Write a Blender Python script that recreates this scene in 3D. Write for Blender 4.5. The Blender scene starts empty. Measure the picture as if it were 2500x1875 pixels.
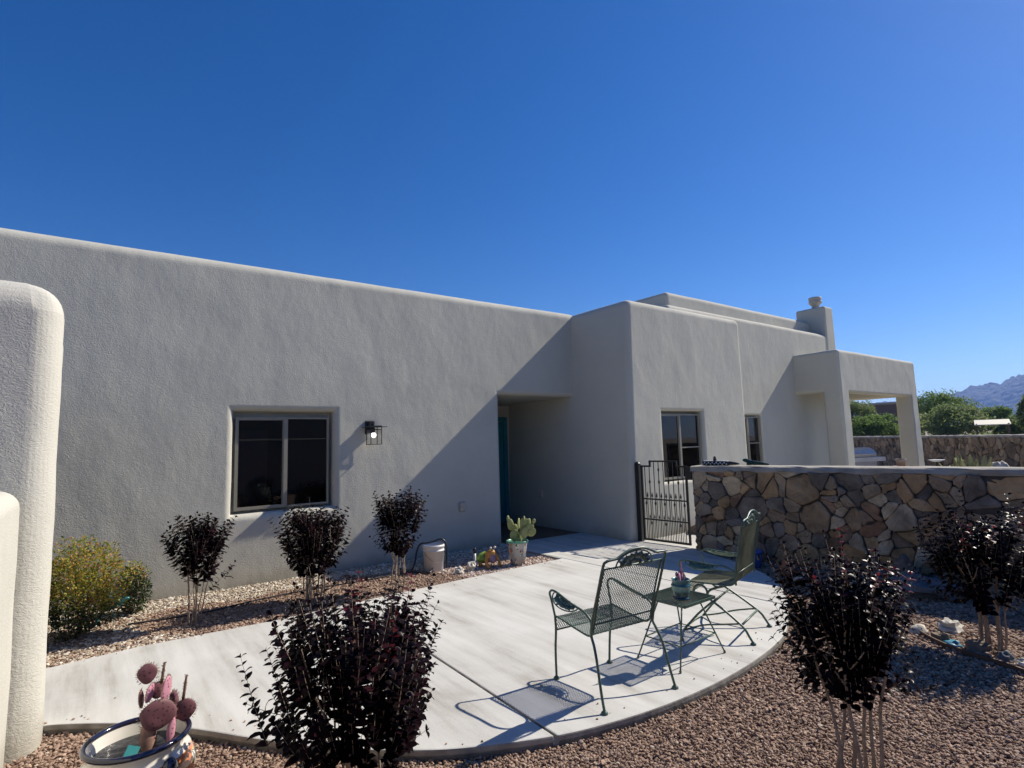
import bpy, bmesh, math, random
import numpy as np
from mathutils import Vector, Matrix, noise

S = bpy.context.scene
C = S.collection
R = math.radians
random.seed(7)
RNG = np.random.default_rng(11)

# ------------------------------------------------------------------ camera, sky, sun, exposure
SUN = Vector((1.0, -0.168, 0.845)).normalized()
cam = bpy.data.cameras.new('camera')
cam.sensor_width = 36.0
cam.lens = 19.55
cam.clip_start = 0.05
cam.clip_end = 30000
camo = bpy.data.objects.new('camera', cam)
C.objects.link(camo)
yaw, pitch, roll = 0.640537, 0.105227, 0.029111
fw = Vector((math.sin(yaw) * math.cos(pitch), math.cos(yaw) * math.cos(pitch), math.sin(pitch)))
r0 = Vector((math.cos(yaw), -math.sin(yaw), 0))
d0 = fw.cross(r0)
rt = math.cos(roll) * r0 + math.sin(roll) * d0
dn = -math.sin(roll) * r0 + math.cos(roll) * d0
camo.matrix_world = Matrix(((rt.x, -dn.x, -fw.x, 0), (rt.y, -dn.y, -fw.y, 0), (rt.z, -dn.z, -fw.z, 1.6), (0, 0, 0, 1)))
S.camera = camo

W = bpy.data.worlds.new('World')
S.world = W
W.use_nodes = True
wn = W.node_tree
bg = wn.nodes['Background']
sky = wn.nodes.new('ShaderNodeTexSky')
sky.sky_type = 'NISHITA'
sky.sun_disc = False
sky.sun_elevation = math.asin(SUN.z)
sky.sun_rotation = math.atan2(SUN.x, SUN.y)
sky.altitude = 1300
sky.air_density = 1.0
sky.dust_density = 0.35
sky.ozone_density = 3.0
hsv = wn.nodes.new('ShaderNodeHueSaturation')
hsv.inputs['Hue'].default_value = 0.511
hsv.inputs['Saturation'].default_value = 1.38
hsv.inputs['Value'].default_value = 0.90
wn.links.new(sky.outputs[0], hsv.inputs['Color'])
wn.links.new(hsv.outputs[0], bg.inputs[0])
bg.inputs[1].default_value = 0.092
sl = bpy.data.lights.new('sun', 'SUN')
sl.energy = 5.0
sl.angle = R(0.53)
sl.color = (1.0, 0.92, 0.79)
so = bpy.data.objects.new('sun', sl)
C.objects.link(so)
so.rotation_euler = SUN.to_track_quat('Z', 'Y').to_euler()
S.view_settings.view_transform = 'Standard'
S.view_settings.look = 'None'
S.view_settings.exposure = 0.50
S.view_settings.gamma = 1.0
S.view_settings.use_curve_mapping = False
S.cycles.max_bounces = 8
S.cycles.transparent_max_bounces = 12

# ------------------------------------------------------------------ object helpers
def thing(name, label, cat, loc=(0, 0, 0), rz=0.0, group=None):
    o = bpy.data.objects.new(name, None)
    C.objects.link(o)
    o.location = loc
    o.rotation_euler = (0, 0, rz)
    o.empty_display_size = 0.1
    tag(o, label, cat, group)
    return o

def tag(o, label=None, cat=None, group=None, kind=None):
    if label: o['label'] = label
    if cat: o['category'] = cat
    if group: o['group'] = group
    if kind: o['kind'] = kind
    return o

class MB:
    """collects shapes, then becomes one mesh object"""
    def __init__(s):
        s.v = []; s.f = []; s.mi = []; s.m = 0; s.n = 0
    def add(s, verts, faces):
        b = s.n
        s.v.extend([tuple(p) for p in verts])
        s.n += len(verts)
        for f in faces:
            s.f.append(tuple(i + b for i in f)); s.mi.append(s.m)
        return s
    def box(s, x0, x1, y0, y1, z0, z1, mat=None):
        P = [(x0, y0, z0), (x1, y0, z0), (x1, y1, z0), (x0, y1, z0), (x0, y0, z1), (x1, y0, z1), (x1, y1, z1), (x0, y1, z1)]
        if mat is not None: P = [mat @ Vector(p) for p in P]
        return s.add(P, [(0, 3, 2, 1), (4, 5, 6, 7), (0, 1, 5, 4), (1, 2, 6, 5), (2, 3, 7, 6), (3, 0, 4, 7)])
    def tube(s, path, r, n=8, closed=False, flat=1.0):
        path = [Vector(p) for p in path]
        L = len(path)
        rs = r if hasattr(r, '__len__') else [r] * L
        V = []; F = []
        prev = None
        for i, p in enumerate(path):
            if closed: t = path[(i + 1) % L] - path[i - 1]
            else: t = path[min(i + 1, L - 1)] - path[max(i - 1, 0)]
            if t.length < 1e-9: t = Vector((0, 0, 1))
            t.normalize()
            if prev is None:
                a = Vector((0, 0, 1)) if abs(t.z) < 0.9 else Vector((1, 0, 0))
                u = t.cross(a).normalized()
            else:
                u = (prev - t * prev.dot(t))
                u = u.normalized() if u.length > 1e-6 else t.orthogonal().normalized()
            prev = u
            w = t.cross(u)
            for k in range(n):
                an = 2 * math.pi * k / n
                V.append(p + rs[i] * (math.cos(an) * u + math.sin(an) * w * flat))
        m = L if closed else L - 1
        for i in range(m):
            j = (i + 1) % L
            for k in range(n):
                k2 = (k + 1) % n
                F.append((i * n + k, i * n + k2, j * n + k2, j * n + k))
        if not closed:
            F.append(tuple(range(n - 1, -1, -1)))
            F.append(tuple(range((L - 1) * n, L * n)))
        return s.add(V, F)
    def lathe(s, prof, n=28, loc=(0, 0, 0), cap0=True, cap1=False):
        V = []; F = []
        for r, z in prof:
            for k in range(n):
                a = 2 * math.pi * k / n
                V.append((loc[0] + r * math.cos(a), loc[1] + r * math.sin(a), loc[2] + z))
        for i in range(len(prof) - 1):
            for k in range(n):
                k2 = (k + 1) % n
                F.append((i * n + k, i * n + k2, (i + 1) * n + k2, (i + 1) * n + k))
        if cap0: F.append(tuple(range(n - 1, -1, -1)))
        if cap1: F.append(tuple(range((len(prof) - 1) * n, len(prof) * n)))
        return s.add(V, F)
    def blob(s, c, rad, n=12, m=8, mat=None, jit=0.0, seed=0):
        V = []; F = []
        rr = random.Random(seed)
        for i in range(m + 1):
            th = math.pi * i / m
            for k in range(n):
                a = 2 * math.pi * k / n
                q = Vector((math.sin(th) * math.cos(a), math.sin(th) * math.sin(a), math.cos(th)))
                f = 1 + jit * noise.noise(q * 1.7 + Vector((seed * 3.1, seed, 0)))
                q = Vector((q.x * rad[0] * f, q.y * rad[1] * f, q.z * rad[2] * f))
                if mat is not None: q = mat @ q
                V.append(q + Vector(c))
        for i in range(m):
            for k in range(n):
                k2 = (k + 1) % n
                F.append((i * n + k, (i + 1) * n + k, (i + 1) * n + k2, i * n + k2))
        return s.add(V, F)
    def build(s, name, mat, parent=None, smooth=False, loc=None):
        me = bpy.data.meshes.new(name)
        me.from_pydata(s.v, [], s.f)
        mats = mat if isinstance(mat, (list, tuple)) else [mat]
        for m in mats: me.materials.append(m)
        if len(mats) > 1: me.polygons.foreach_set('material_index', s.mi)
        if smooth: me.polygons.foreach_set('use_smooth', [True] * len(s.f))
        me.update()
        o = bpy.data.objects.new(name, me)
        C.objects.link(o)
        if parent: o.parent = parent
        if loc: o.location = loc
        return o

def smooth_path(P, n=6):
    """Catmull-Rom through the points"""
    P = [Vector(p) for p in P]
    out = []
    for i in range(len(P) - 1):
        a = P[max(i - 1, 0)]; b = P[i]; c = P[i + 1]; d = P[min(i + 2, len(P) - 1)]
        for k in range(n):
            t = k / n
            out.append(0.5 * ((2 * b) + (c - a) * t + (2 * a - 5 * b + 4 * c - d) * t * t + (3 * b - a - 3 * c + d) * t ** 3))
    out.append(P[-1])
    return out

def numpy_mesh(name, V, F, mat, parent=None, smooth=False):
    """V (n,3), F (m,k) with k constant"""
    me = bpy.data.meshes.new(name)
    m, k = F.shape
    me.vertices.add(len(V)); me.vertices.foreach_set('co', V.astype(np.float32).ravel())
    me.loops.add(m * k); me.loops.foreach_set('vertex_index', F.astype(np.int32).ravel())
    me.polygons.add(m); me.polygons.foreach_set('loop_start', np.arange(0, m * k, k, dtype=np.int32))
    me.polygons.foreach_set('use_smooth', np.full(m, smooth))
    me.materials.append(mat)
    me.update(calc_edges=True)
    me.validate()
    o = bpy.data.objects.new(name, me)
    C.objects.link(o)
    if parent: o.parent = parent
    return o

def skin(name, verts, edges, radii, mat, parent=None, levels=2):
    me = bpy.data.meshes.new(name)
    me.from_pydata(verts, edges, [])
    o = bpy.data.objects.new(name, me)
    C.objects.link(o)
    md = o.modifiers.new('skin', 'SKIN')
    for i, r in enumerate(radii):
        rr = r if hasattr(r, '__len__') else (r, r)
        me.skin_vertices[0].data[i].radius = rr
    me.skin_vertices[0].data[0].use_root = True
    md.use_smooth_shade = True
    sb = o.modifiers.new('sub', 'SUBSURF'); sb.levels = levels; sb.render_levels = levels
    me.materials.append(mat)
    if parent: o.parent = parent
    return o

# ------------------------------------------------------------------ materials
def mat_new(name):
    m = bpy.data.materials.new(name)
    m.use_nodes = True
    nt = m.node_tree
    return m, nt, nt.nodes['Principled BSDF'], nt.links

def N(nt, t, **kw):
    n = nt.nodes.new(t)
    for k, v in kw.items():
        if k in n.inputs: n.inputs[k].default_value = v
        else: setattr(n, k, v)
    return n

def ramp(nt, stops, interp='LINEAR'):
    n = nt.nodes.new('ShaderNodeValToRGB')
    n.color_ramp.interpolation = interp
    el = n.color_ramp.elements
    while len(el) < len(stops): el.new(0.5)
    for e, (p, c) in zip(el, stops):
        e.position = p
        e.color = (c[0], c[1], c[2], 1)
    return n

def simple(name, col, rough=0.6, metal=0.0, spec=0.5, var=0.12, scale=12.0, bump=0.0, bscale=60.0, coat=0.0):
    m, nt, b, ln = mat_new(name)
    b.inputs['Roughness'].default_value = rough
    b.inputs['Metallic'].default_value = metal
    b.inputs['Specular IOR Level'].default_value = spec
    b.inputs['Coat Weight'].default_value = coat
    tc = N(nt, 'ShaderNodeTexCoord')
    nz = N(nt, 'ShaderNodeTexNoise', Scale=scale, Detail=5.0)
    ln.new(tc.outputs['Object'], nz.inputs['Vector'])
    lo = [max(0, c * (1 - var)) for c in col]; hi = [min(1, c * (1 + var)) for c in col]
    rp = ramp(nt, [(0.3, lo), (0.7, hi)])
    ln.new(nz.outputs['Fac'], rp.inputs['Fac'])
    ln.new(rp.outputs['Color'], b.inputs['Base Color'])
    if bump:
        n2 = N(nt, 'ShaderNodeTexNoise', Scale=bscale, Detail=4.0)
        ln.new(tc.outputs['Object'], n2.inputs['Vector'])
        bp = N(nt, 'ShaderNodeBump', Strength=0.6, Distance=bump)
        ln.new(n2.outputs['Fac'], bp.inputs['Height'])
        ln.new(bp.outputs['Normal'], b.inputs['Normal'])
    return m

def island_mat(name, stops, rough=0.9, bump=0.002, bscale=120.0, spec=0.3, nvar=0.35):
    """colour picked per loose piece (stones, leaves) with noise inside it"""
    m, nt, b, ln = mat_new(name)
    b.inputs['Roughness'].default_value = rough
    b.inputs['Specular IOR Level'].default_value = spec
    g = N(nt, 'ShaderNodeNewGeometry')
    rp = ramp(nt, stops)
    ln.new(g.outputs['Random Per Island'], rp.inputs['Fac'])
    tc = N(nt, 'ShaderNodeTexCoord')
    nz = N(nt, 'ShaderNodeTexNoise', Scale=bscale * 0.25, Detail=6.0)
    ln.new(tc.outputs['Object'], nz.inputs['Vector'])
    mr = N(nt, 'ShaderNodeMapRange')
    mr.inputs['From Min'].default_value = 0.25; mr.inputs['From Max'].default_value = 0.75
    mr.inputs['To Min'].default_value = 1 - nvar; mr.inputs['To Max'].default_value = 1 + nvar
    ln.new(nz.outputs['Fac'], mr.inputs['Value'])
    mx = N(nt, 'ShaderNodeVectorMath', operation='SCALE')
    ln.new(rp.outputs['Color'], mx.inputs[0]); ln.new(mr.outputs['Result'], mx.inputs['Scale'])
    ln.new(mx.outputs['Vector'], b.inputs['Base Color'])
    if bump:
        n2 = N(nt, 'ShaderNodeTexNoise', Scale=bscale, Detail=5.0)
        ln.new(tc.outputs['Object'], n2.inputs['Vector'])
        bp = N(nt, 'ShaderNodeBump', Strength=0.8, Distance=bump)
        ln.new(n2.outputs['Fac'], bp.inputs['Height'])
        ln.new(bp.outputs['Normal'], b.inputs['Normal'])
    return m

def stucco_mat(name, col):
    m, nt, b, ln = mat_new(name)
    b.inputs['Roughness'].default_value = 0.92
    b.inputs['Specular IOR Level'].default_value = 0.2
    tc = N(nt, 'ShaderNodeTexCoord')
    # soft stains and trowel patches
    n1 = N(nt, 'ShaderNodeTexNoise', Scale=0.7, Detail=5.0, Roughness=0.6)
    ln.new(tc.outputs['Object'], n1.inputs['Vector'])
    rp = ramp(nt, [(0.3, [c * 0.93 for c in col]), (0.5, col), (0.72, [min(1, c * 1.05) for c in col])])
    ln.new(n1.outputs['Fac'], rp.inputs['Fac'])
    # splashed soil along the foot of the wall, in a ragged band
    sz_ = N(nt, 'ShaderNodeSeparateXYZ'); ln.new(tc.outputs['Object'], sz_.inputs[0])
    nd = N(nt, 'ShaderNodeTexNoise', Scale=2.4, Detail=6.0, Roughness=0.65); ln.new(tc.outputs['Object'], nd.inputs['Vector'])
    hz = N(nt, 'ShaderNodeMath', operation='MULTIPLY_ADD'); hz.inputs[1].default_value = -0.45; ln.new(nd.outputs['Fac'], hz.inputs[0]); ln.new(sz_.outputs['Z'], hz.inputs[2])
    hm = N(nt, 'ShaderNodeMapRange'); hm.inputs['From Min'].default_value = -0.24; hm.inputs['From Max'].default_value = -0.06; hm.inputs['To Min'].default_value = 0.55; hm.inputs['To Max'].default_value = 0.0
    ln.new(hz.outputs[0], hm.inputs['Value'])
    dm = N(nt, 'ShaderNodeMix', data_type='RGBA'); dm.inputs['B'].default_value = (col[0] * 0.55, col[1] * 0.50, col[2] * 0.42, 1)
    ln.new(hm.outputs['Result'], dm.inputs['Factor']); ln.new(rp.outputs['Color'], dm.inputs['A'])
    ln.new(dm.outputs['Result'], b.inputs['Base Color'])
    # sand-float grain: short worms
    warp = N(nt, 'ShaderNodeTexNoise', Scale=9.0, Detail=2.0)
    ln.new(tc.outputs['Object'], warp.inputs['Vector'])
    ad = N(nt, 'ShaderNodeVectorMath', operation='MULTIPLY_ADD')
    ad.inputs[1].default_value = (0.08, 0.08, 0.08)
    ln.new(warp.outputs['Color'], ad.inputs[0]); ln.new(tc.outputs['Object'], ad.inputs[2])
    mp = N(nt, 'ShaderNodeMapping')
    mp.inputs['Scale'].default_value = (1.0, 1.0, 1.5)
    mp.inputs['Rotation'].default_value = (0, R(25), 0)
    ln.new(ad.outputs['Vector'], mp.inputs['Vector'])
    fine = N(nt, 'ShaderNodeTexNoise', Scale=58.0, Detail=3.0, Roughness=0.55, Distortion=0.6)
    ln.new(mp.outputs['Vector'], fine.inputs['Vector'])
    big = N(nt, 'ShaderNodeTexNoise', Scale=2.6, Detail=3.0, Roughness=0.5)
    mp2 = N(nt, 'ShaderNodeMapping')
    mp2.inputs['Rotation'].default_value = (0, R(-32), 0)
    mp2.inputs['Scale'].default_value = (1.0, 1.0, 0.62)
    ln.new(tc.outputs['Object'], mp2.inputs['Vector'])
    ln.new(mp2.outputs['Vector'], big.inputs['Vector'])
    b1 = N(nt, 'ShaderNodeBump', Strength=1.0, Distance=0.018)
    ln.new(big.outputs['Fac'], b1.inputs['Height'])
    # the float grain comes and goes with the trowel passes
    pat = N(nt, 'ShaderNodeTexNoise', Scale=1.6, Detail=3.0)
    ln.new(mp2.outputs['Vector'], pat.inputs['Vector'])
    pm = N(nt, 'ShaderNodeMapRange'); pm.inputs['From Min'].default_value = 0.32; pm.inputs['From Max'].default_value = 0.68; pm.inputs['To Min'].default_value = 0.6; pm.inputs['To Max'].default_value = 1.0
    ln.new(pat.outputs['Fac'], pm.inputs['Value'])
    fm = N(nt, 'ShaderNodeMath', operation='MULTIPLY'); ln.new(fine.outputs['Fac'], fm.inputs[0]); ln.new(pm.outputs['Result'], fm.inputs[1])
    b2 = N(nt, 'ShaderNodeBump', Strength=0.8, Distance=0.0062)
    ln.new(fm.outputs[0], b2.inputs['Height'])
    ln.new(b1.outputs['Normal'], b2.inputs['Normal'])
    ln.new(b2.outputs['Normal'], b.inputs['Normal'])
    return m

M = {}
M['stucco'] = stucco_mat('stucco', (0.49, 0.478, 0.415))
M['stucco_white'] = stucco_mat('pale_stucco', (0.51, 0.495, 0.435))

def concrete_mat():
    m, nt, b, ln = mat_new('concrete')
    b.inputs['Roughness'].default_value = 0.85
    b.inputs['Specular IOR Level'].default_value = 0.25
    tc = N(nt, 'ShaderNodeTexCoord')
    mp = N(nt, 'ShaderNodeMapping'); mp.inputs['Scale'].default_value = (5.0, 0.45, 1.0)
    mp.inputs['Rotation'].default_value = (0, 0, R(4))
    ln.new(tc.outputs['Object'], mp.inputs['Vector'])
    st = N(nt, 'ShaderNodeTexNoise', Scale=1.3, Detail=7.0, Roughness=0.62)
    ln.new(mp.outputs['Vector'], st.inputs['Vector'])
    cl = N(nt, 'ShaderNodeTexNoise', Scale=1.1, Detail=6.0, Roughness=0.6, Distortion=0.5)
    ln.new(tc.outputs['Object'], cl.inputs['Vector'])
    sp = N(nt, 'ShaderNodeTexNoise', Scale=70.0, Detail=3.0)
    ln.new(tc.outputs['Object'], sp.inputs['Vector'])
    a1 = N(nt, 'ShaderNodeMath', operation='MULTIPLY_ADD'); a1.inputs[1].default_value = 0.55
    ln.new(st.outputs['Fac'], a1.inputs[0])
    a2 = N(nt, 'ShaderNodeMath', operation='MULTIPLY_ADD'); a2.inputs[1].default_value = 0.38; a2.inputs[2].default_value = 0.0
    ln.new(cl.outputs['Fac'], a2.inputs[0])
    ln.new(a2.outputs[0], a1.inputs[2])
    a3 = N(nt, 'ShaderNodeMath', operation='MULTIPLY_ADD'); a3.inputs[1].default_value = 0.09
    ln.new(sp.outputs['Fac'], a3.inputs[0]); ln.new(a1.outputs[0], a3.inputs[2])
    rp = ramp(nt, [(0.36, (0.33, 0.315, 0.28)), (0.47, (0.48, 0.472, 0.442)), (0.60, (0.57, 0.565, 0.535))])
    ln.new(a3.outputs[0], rp.inputs['Fac'])
    ln.new(rp.outputs['Color'], b.inputs['Base Color'])
    bm = N(nt, 'ShaderNodeMapping'); bm.inputs['Scale'].default_value = (160.0, 6.0, 1.0)
    ln.new(tc.outputs['Object'], bm.inputs['Vector'])
    br = N(nt, 'ShaderNodeTexNoise', Scale=1.0, Detail=2.0)
    ln.new(bm.outputs['Vector'], br.inputs['Vector'])
    bp = N(nt, 'ShaderNodeBump', Strength=0.35, Distance=0.0015)
    ln.new(br.outputs['Fac'], bp.inputs['Height'])
    ln.new(bp.outputs['Normal'], b.inputs['Normal'])
    return m
M['concrete'] = concrete_mat()
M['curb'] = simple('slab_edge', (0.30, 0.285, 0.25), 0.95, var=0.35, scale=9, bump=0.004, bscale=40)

def ground_mat(name, cols, scale, rough=0.95):
    m, nt, b, ln = mat_new(name)
    b.inputs['Roughness'].default_value = rough
    b.inputs['Specular IOR Level'].default_value = 0.15
    tc = N(nt, 'ShaderNodeTexCoord')
    vo = N(nt, 'ShaderNodeTexVoronoi', Scale=scale)
    ln.new(tc.outputs['Object'], vo.inputs['Vector'])
    nz = N(nt, 'ShaderNodeTexNoise', Scale=0.35, Detail=6.0)
    ln.new(tc.outputs['Object'], nz.inputs['Vector'])
    sx = N(nt, 'ShaderNodeSeparateColor')
    ln.new(vo.outputs['Color'], sx.inputs[0])
    mx = N(nt, 'ShaderNodeMath', operation='MULTIPLY_ADD'); mx.inputs[1].default_value = 0.6
    m2 = N(nt, 'ShaderNodeMath', operation='MULTIPLY'); m2.inputs[1].default_value = 0.4
    ln.new(nz.outputs['Fac'], m2.inputs[0]); ln.new(sx.outputs[0], mx.inputs[0]); ln.new(m2.outputs[0], mx.inputs[2])
    rp = ramp(nt, [(0.1, cols[0]), (0.5, cols[1]), (0.9, cols[2])])
    ln.new(mx.outputs[0], rp.inputs['Fac']); ln.new(rp.outputs['Color'], b.inputs['Base Color'])
    bp = N(nt, 'ShaderNodeBump', Strength=1.0, Distance=0.3 / scale, invert=True)
    ln.new(vo.outputs['Distance'], bp.inputs['Height']); ln.new(bp.outputs['Normal'], b.inputs['Normal'])
    return m
M['gravel_bed'] = ground_mat('gravel_base', [(0.16, 0.105, 0.08), (0.27, 0.18, 0.14), (0.38, 0.27, 0.21)], 60.0)
M['desert'] = ground_mat('desert_soil', [(0.22, 0.17, 0.12), (0.33, 0.27, 0.20), (0.42, 0.36, 0.27)], 6.0)
M['yard'] = ground_mat('pale_yard', [(0.38, 0.33, 0.27), (0.48, 0.43, 0.36), (0.56, 0.51, 0.44)], 25.0)
M['stone_brown'] = island_mat('brown_gravel', [(0.0, (0.155, 0.098, 0.068)), (0.3, (0.26, 0.175, 0.128)), (0.65, (0.335, 0.235, 0.175)), (0.95, (0.39, 0.28, 0.21)), (1.0, (0.50, 0.42, 0.34))])
M['stone_cream'] = island_mat('cream_gravel', [(0.0, (0.28, 0.22, 0.16)), (0.4, (0.43, 0.365, 0.28)), (0.75, (0.54, 0.48, 0.39)), (1.0, (0.66, 0.62, 0.54))])
M['stone_pink'] = island_mat('pink_gravel', [(0.0, (0.30, 0.20, 0.16)), (0.35, (0.47, 0.36, 0.30)), (0.7, (0.58, 0.48, 0.41)), (1.0, (0.72, 0.68, 0.61))])
M['rubble'] = island_mat('wall_stones', [(0.0, (0.10, 0.088, 0.075)), (0.18, (0.20, 0.165, 0.125)), (0.34, (0.36, 0.225, 0.105)), (0.46, (0.16, 0.145, 0.13)), (0.60, (0.40, 0.27, 0.14)), (0.74, (0.24, 0.14, 0.085)), (0.86, (0.31, 0.245, 0.17)), (1.0, (0.47, 0.37, 0.24))], bump=0.02, bscale=20.0, nvar=0.5)
M['mortar'] = simple('mortar', (0.06, 0.056, 0.05), 0.95, var=0.3, scale=10, bump=0.01, bscale=45)
M['cap'] = simple('mortar_cap', (0.30, 0.28, 0.245), 0.95, var=0.25, scale=5, bump=0.012, bscale=28)
M['black_iron'] = simple('black_iron', (0.012, 0.013, 0.014), 0.4, 0.0, 0.5)
M['lantern_black'] = simple('lantern_black', (0.014, 0.015, 0.018), 0.45)
M['green_iron'] = simple('green_iron', (0.06, 0.105, 0.08), 0.42, 0.0, 0.55, var=0.25, scale=30)
M['green_leafwork_lit'] = simple('green_leafwork_lit', (0.11, 0.19, 0.14), 0.5, var=0.25, scale=30)  # lighter than the iron: light on the upturned leaves is put into the colour
M['green_mesh_lit'] = simple('green_mesh_lit', (0.085, 0.135, 0.10), 0.45, 0.0, 0.5, var=0.25, scale=30)  # paler than the frame iron; sun glancing off the mesh is in the colour
M['rust'] = simple('rusted_green_mesh', (0.16, 0.165, 0.10), 0.6, 0.0, 0.4, var=0.4, scale=7)
M['frame'] = simple('window_frame', (0.25, 0.23, 0.185), 0.5, var=0.05)
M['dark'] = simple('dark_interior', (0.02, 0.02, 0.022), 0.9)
M['blind'] = simple('blind_slats', (0.10, 0.075, 0.07), 0.8, var=0.08)
M['curtain'] = simple('grey_curtain', (0.14, 0.135, 0.135), 0.9, var=0.1)
M['teal_paint'] = simple('teal_paint', (0.015, 0.17, 0.20), 0.45)
M['plastic_white'] = simple('white_plastic', (0.62, 0.61, 0.60), 0.45, var=0.05)
M['hose'] = simple('black_hose', (0.014, 0.017, 0.024), 0.4)
M['pvc'] = simple('white_pipe', (0.68, 0.67, 0.64), 0.4)
M['rock'] = simple('pale_rock', (0.52, 0.49, 0.43), 0.9, var=0.3, scale=6, bump=0.015, bscale=18)
M['slate'] = simple('slate_rock', (0.12, 0.13, 0.14), 0.85, var=0.35, scale=5, bump=0.02, bscale=12)
M['brownrock'] = simple('brown_rock', (0.20, 0.15, 0.11), 0.9, var=0.35, scale=6, bump=0.015, bscale=18)
M['tealrock'] = simple('teal_painted_rock', (0.03, 0.24, 0.36), 0.5, var=0.2)
M['bark'] = simple('pale_bark', (0.26, 0.20, 0.15), 0.85, var=0.35, scale=25, bump=0.004, bscale=50)
M['trunk'] = simple('tree_bark', (0.09, 0.07, 0.05), 0.9, var=0.3, scale=3)

def leaf_mat(name, stops, rough=0.4, trans=0.25, spec=0.5):
    m, nt, b, ln = mat_new(name)
    b.inputs['Roughness'].default_value = rough
    b.inputs['Specular IOR Level'].default_value = spec
    g = N(nt, 'ShaderNodeNewGeometry')
    rp = ramp(nt, stops)
    ln.new(g.outputs['Random Per Island'], rp.inputs['Fac'])
    ln.new(rp.outputs['Color'], b.inputs['Base Color'])
    tr = N(nt, 'ShaderNodeBsdfTranslucent')
    ln.new(rp.outputs['Color'], tr.inputs['Color'])
    mx = N(nt, 'ShaderNodeMixShader'); mx.inputs[0].default_value = trans
    ln.new(b.outputs[0], mx.inputs[1]); ln.new(tr.outputs[0], mx.inputs[2])
    ln.new(mx.outputs[0], nt.nodes['Material Output'].inputs['Surface'])
    return m
M['purple_leaf'] = leaf_mat('dark_purple_leaf', [(0.0, (0.005, 0.003, 0.004)), (0.75, (0.009, 0.0045, 0.006)), (0.96, (0.016, 0.006, 0.009)), (1.0, (0.032, 0.009, 0.012))], 0.30, 0.08, 0.035)
M['red_leaf'] = leaf_mat('red_new_leaf', [(0.0, (0.07, 0.008, 0.014)), (1.0, (0.16, 0.014, 0.022))], 0.35, 0.45)
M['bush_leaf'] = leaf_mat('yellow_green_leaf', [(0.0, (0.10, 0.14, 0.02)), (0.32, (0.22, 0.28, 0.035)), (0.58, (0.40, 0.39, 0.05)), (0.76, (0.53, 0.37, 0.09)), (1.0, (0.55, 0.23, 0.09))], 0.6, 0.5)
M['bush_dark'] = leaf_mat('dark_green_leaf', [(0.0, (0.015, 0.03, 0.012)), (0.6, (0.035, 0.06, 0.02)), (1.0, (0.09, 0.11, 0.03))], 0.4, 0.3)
M['tree_leaf'] = leaf_mat('mesquite_leaf', [(0.0, (0.075, 0.14, 0.03)), (0.5, (0.13, 0.215, 0.05)), (1.0, (0.21, 0.29, 0.075))], 0.7, 0.45)
M['tree_leaf_olive'] = leaf_mat('olive_leaf', [(0.0, (0.12, 0.17, 0.06)), (0.5, (0.19, 0.25, 0.09)), (1.0, (0.28, 0.32, 0.12))], 0.7, 0.45)

def cactus_mat(name, cols, dot, scale=52.0):
    m, nt, b, ln = mat_new(name)
    b.inputs['Roughness'].default_value = 0.6
    tc = N(nt, 'ShaderNodeTexCoord')
    nz = N(nt, 'ShaderNodeTexNoise', Scale=9.0, Detail=5.0)
    ln.new(tc.outputs['Object'], nz.inputs['Vector'])
    rp = ramp(nt, [(0.3, cols[0]), (0.7, cols[1])]); ln.new(nz.outputs['Fac'], rp.inputs['Fac'])
    vo = N(nt, 'ShaderNodeTexVoronoi', Scale=scale, Randomness=0.5)
    ln.new(tc.outputs['Object'], vo.inputs['Vector'])
    lt = N(nt, 'ShaderNodeMath', operation='LESS_THAN'); lt.inputs[1].default_value = 0.27
    ln.new(vo.outputs['Distance'], lt.inputs[0])
    mx = N(nt, 'ShaderNodeMix', data_type='RGBA'); mx.inputs['B'].default_value = (*dot, 1)
    ln.new(lt.outputs[0], mx.inputs['Factor']); ln.new(rp.outputs['Color'], mx.inputs['A'])
    ln.new(mx.outputs['Result'], b.inputs['Base Color'])
    return m
M['purple_pad'] = cactus_mat('purple_pad', [(0.13, 0.05, 0.06), (0.19, 0.075, 0.09)], (0.06, 0.02, 0.03))
M['pink_pad'] = cactus_mat('pink_pad', [(0.42, 0.17, 0.24), (0.52, 0.24, 0.30)], (0.18, 0.06, 0.10))
M['green_pad'] = cactus_mat('green_pad', [(0.19, 0.22, 0.07), (0.28, 0.30, 0.11)], (0.36, 0.34, 0.18), 45.0)
M['spine'] = simple('spine', (0.22, 0.15, 0.07), 0.8)

# glass: dark tinted pane that mirrors at a glance
def glass_mat(name, tint, mixf=0.0):
    m, nt, b, ln = mat_new(name)
    nt.nodes.remove(b)
    tr = N(nt, 'ShaderNodeBsdfTransparent'); tr.inputs[0].default_value = (*tint, 1)
    gl = N(nt, 'ShaderNodeBsdfGlossy', Roughness=0.0); gl.inputs[0].default_value = (0.95, 0.97, 1, 1)
    fr = N(nt, 'ShaderNodeFresnel', IOR=1.5)
    mx = N(nt, 'ShaderNodeMixShader')
    ge = N(nt, 'ShaderNodeNewGeometry'); iv = N(nt, 'ShaderNodeMath', operation='SUBTRACT'); iv.inputs[0].default_value = 1.0; ln.new(ge.outputs['Backfacing'], iv.inputs[1])
    ff = N(nt, 'ShaderNodeMath', operation='MULTIPLY'); ln.new(fr.outputs[0], ff.inputs[0]); ln.new(iv.outputs[0], ff.inputs[1])
    ln.new(ff.outputs[0], mx.inputs[0]); ln.new(tr.outputs[0], mx.inputs[1]); ln.new(gl.outputs[0], mx.inputs[2])
    ln.new(mx.outputs[0], nt.nodes['Material Output'].inputs['Surface'])
    return m
M['glass'] = glass_mat('window_glass', (0.42, 0.42, 0.44))
M['clear'] = glass_mat('clear_glass', (0.96, 0.96, 0.96))

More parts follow.
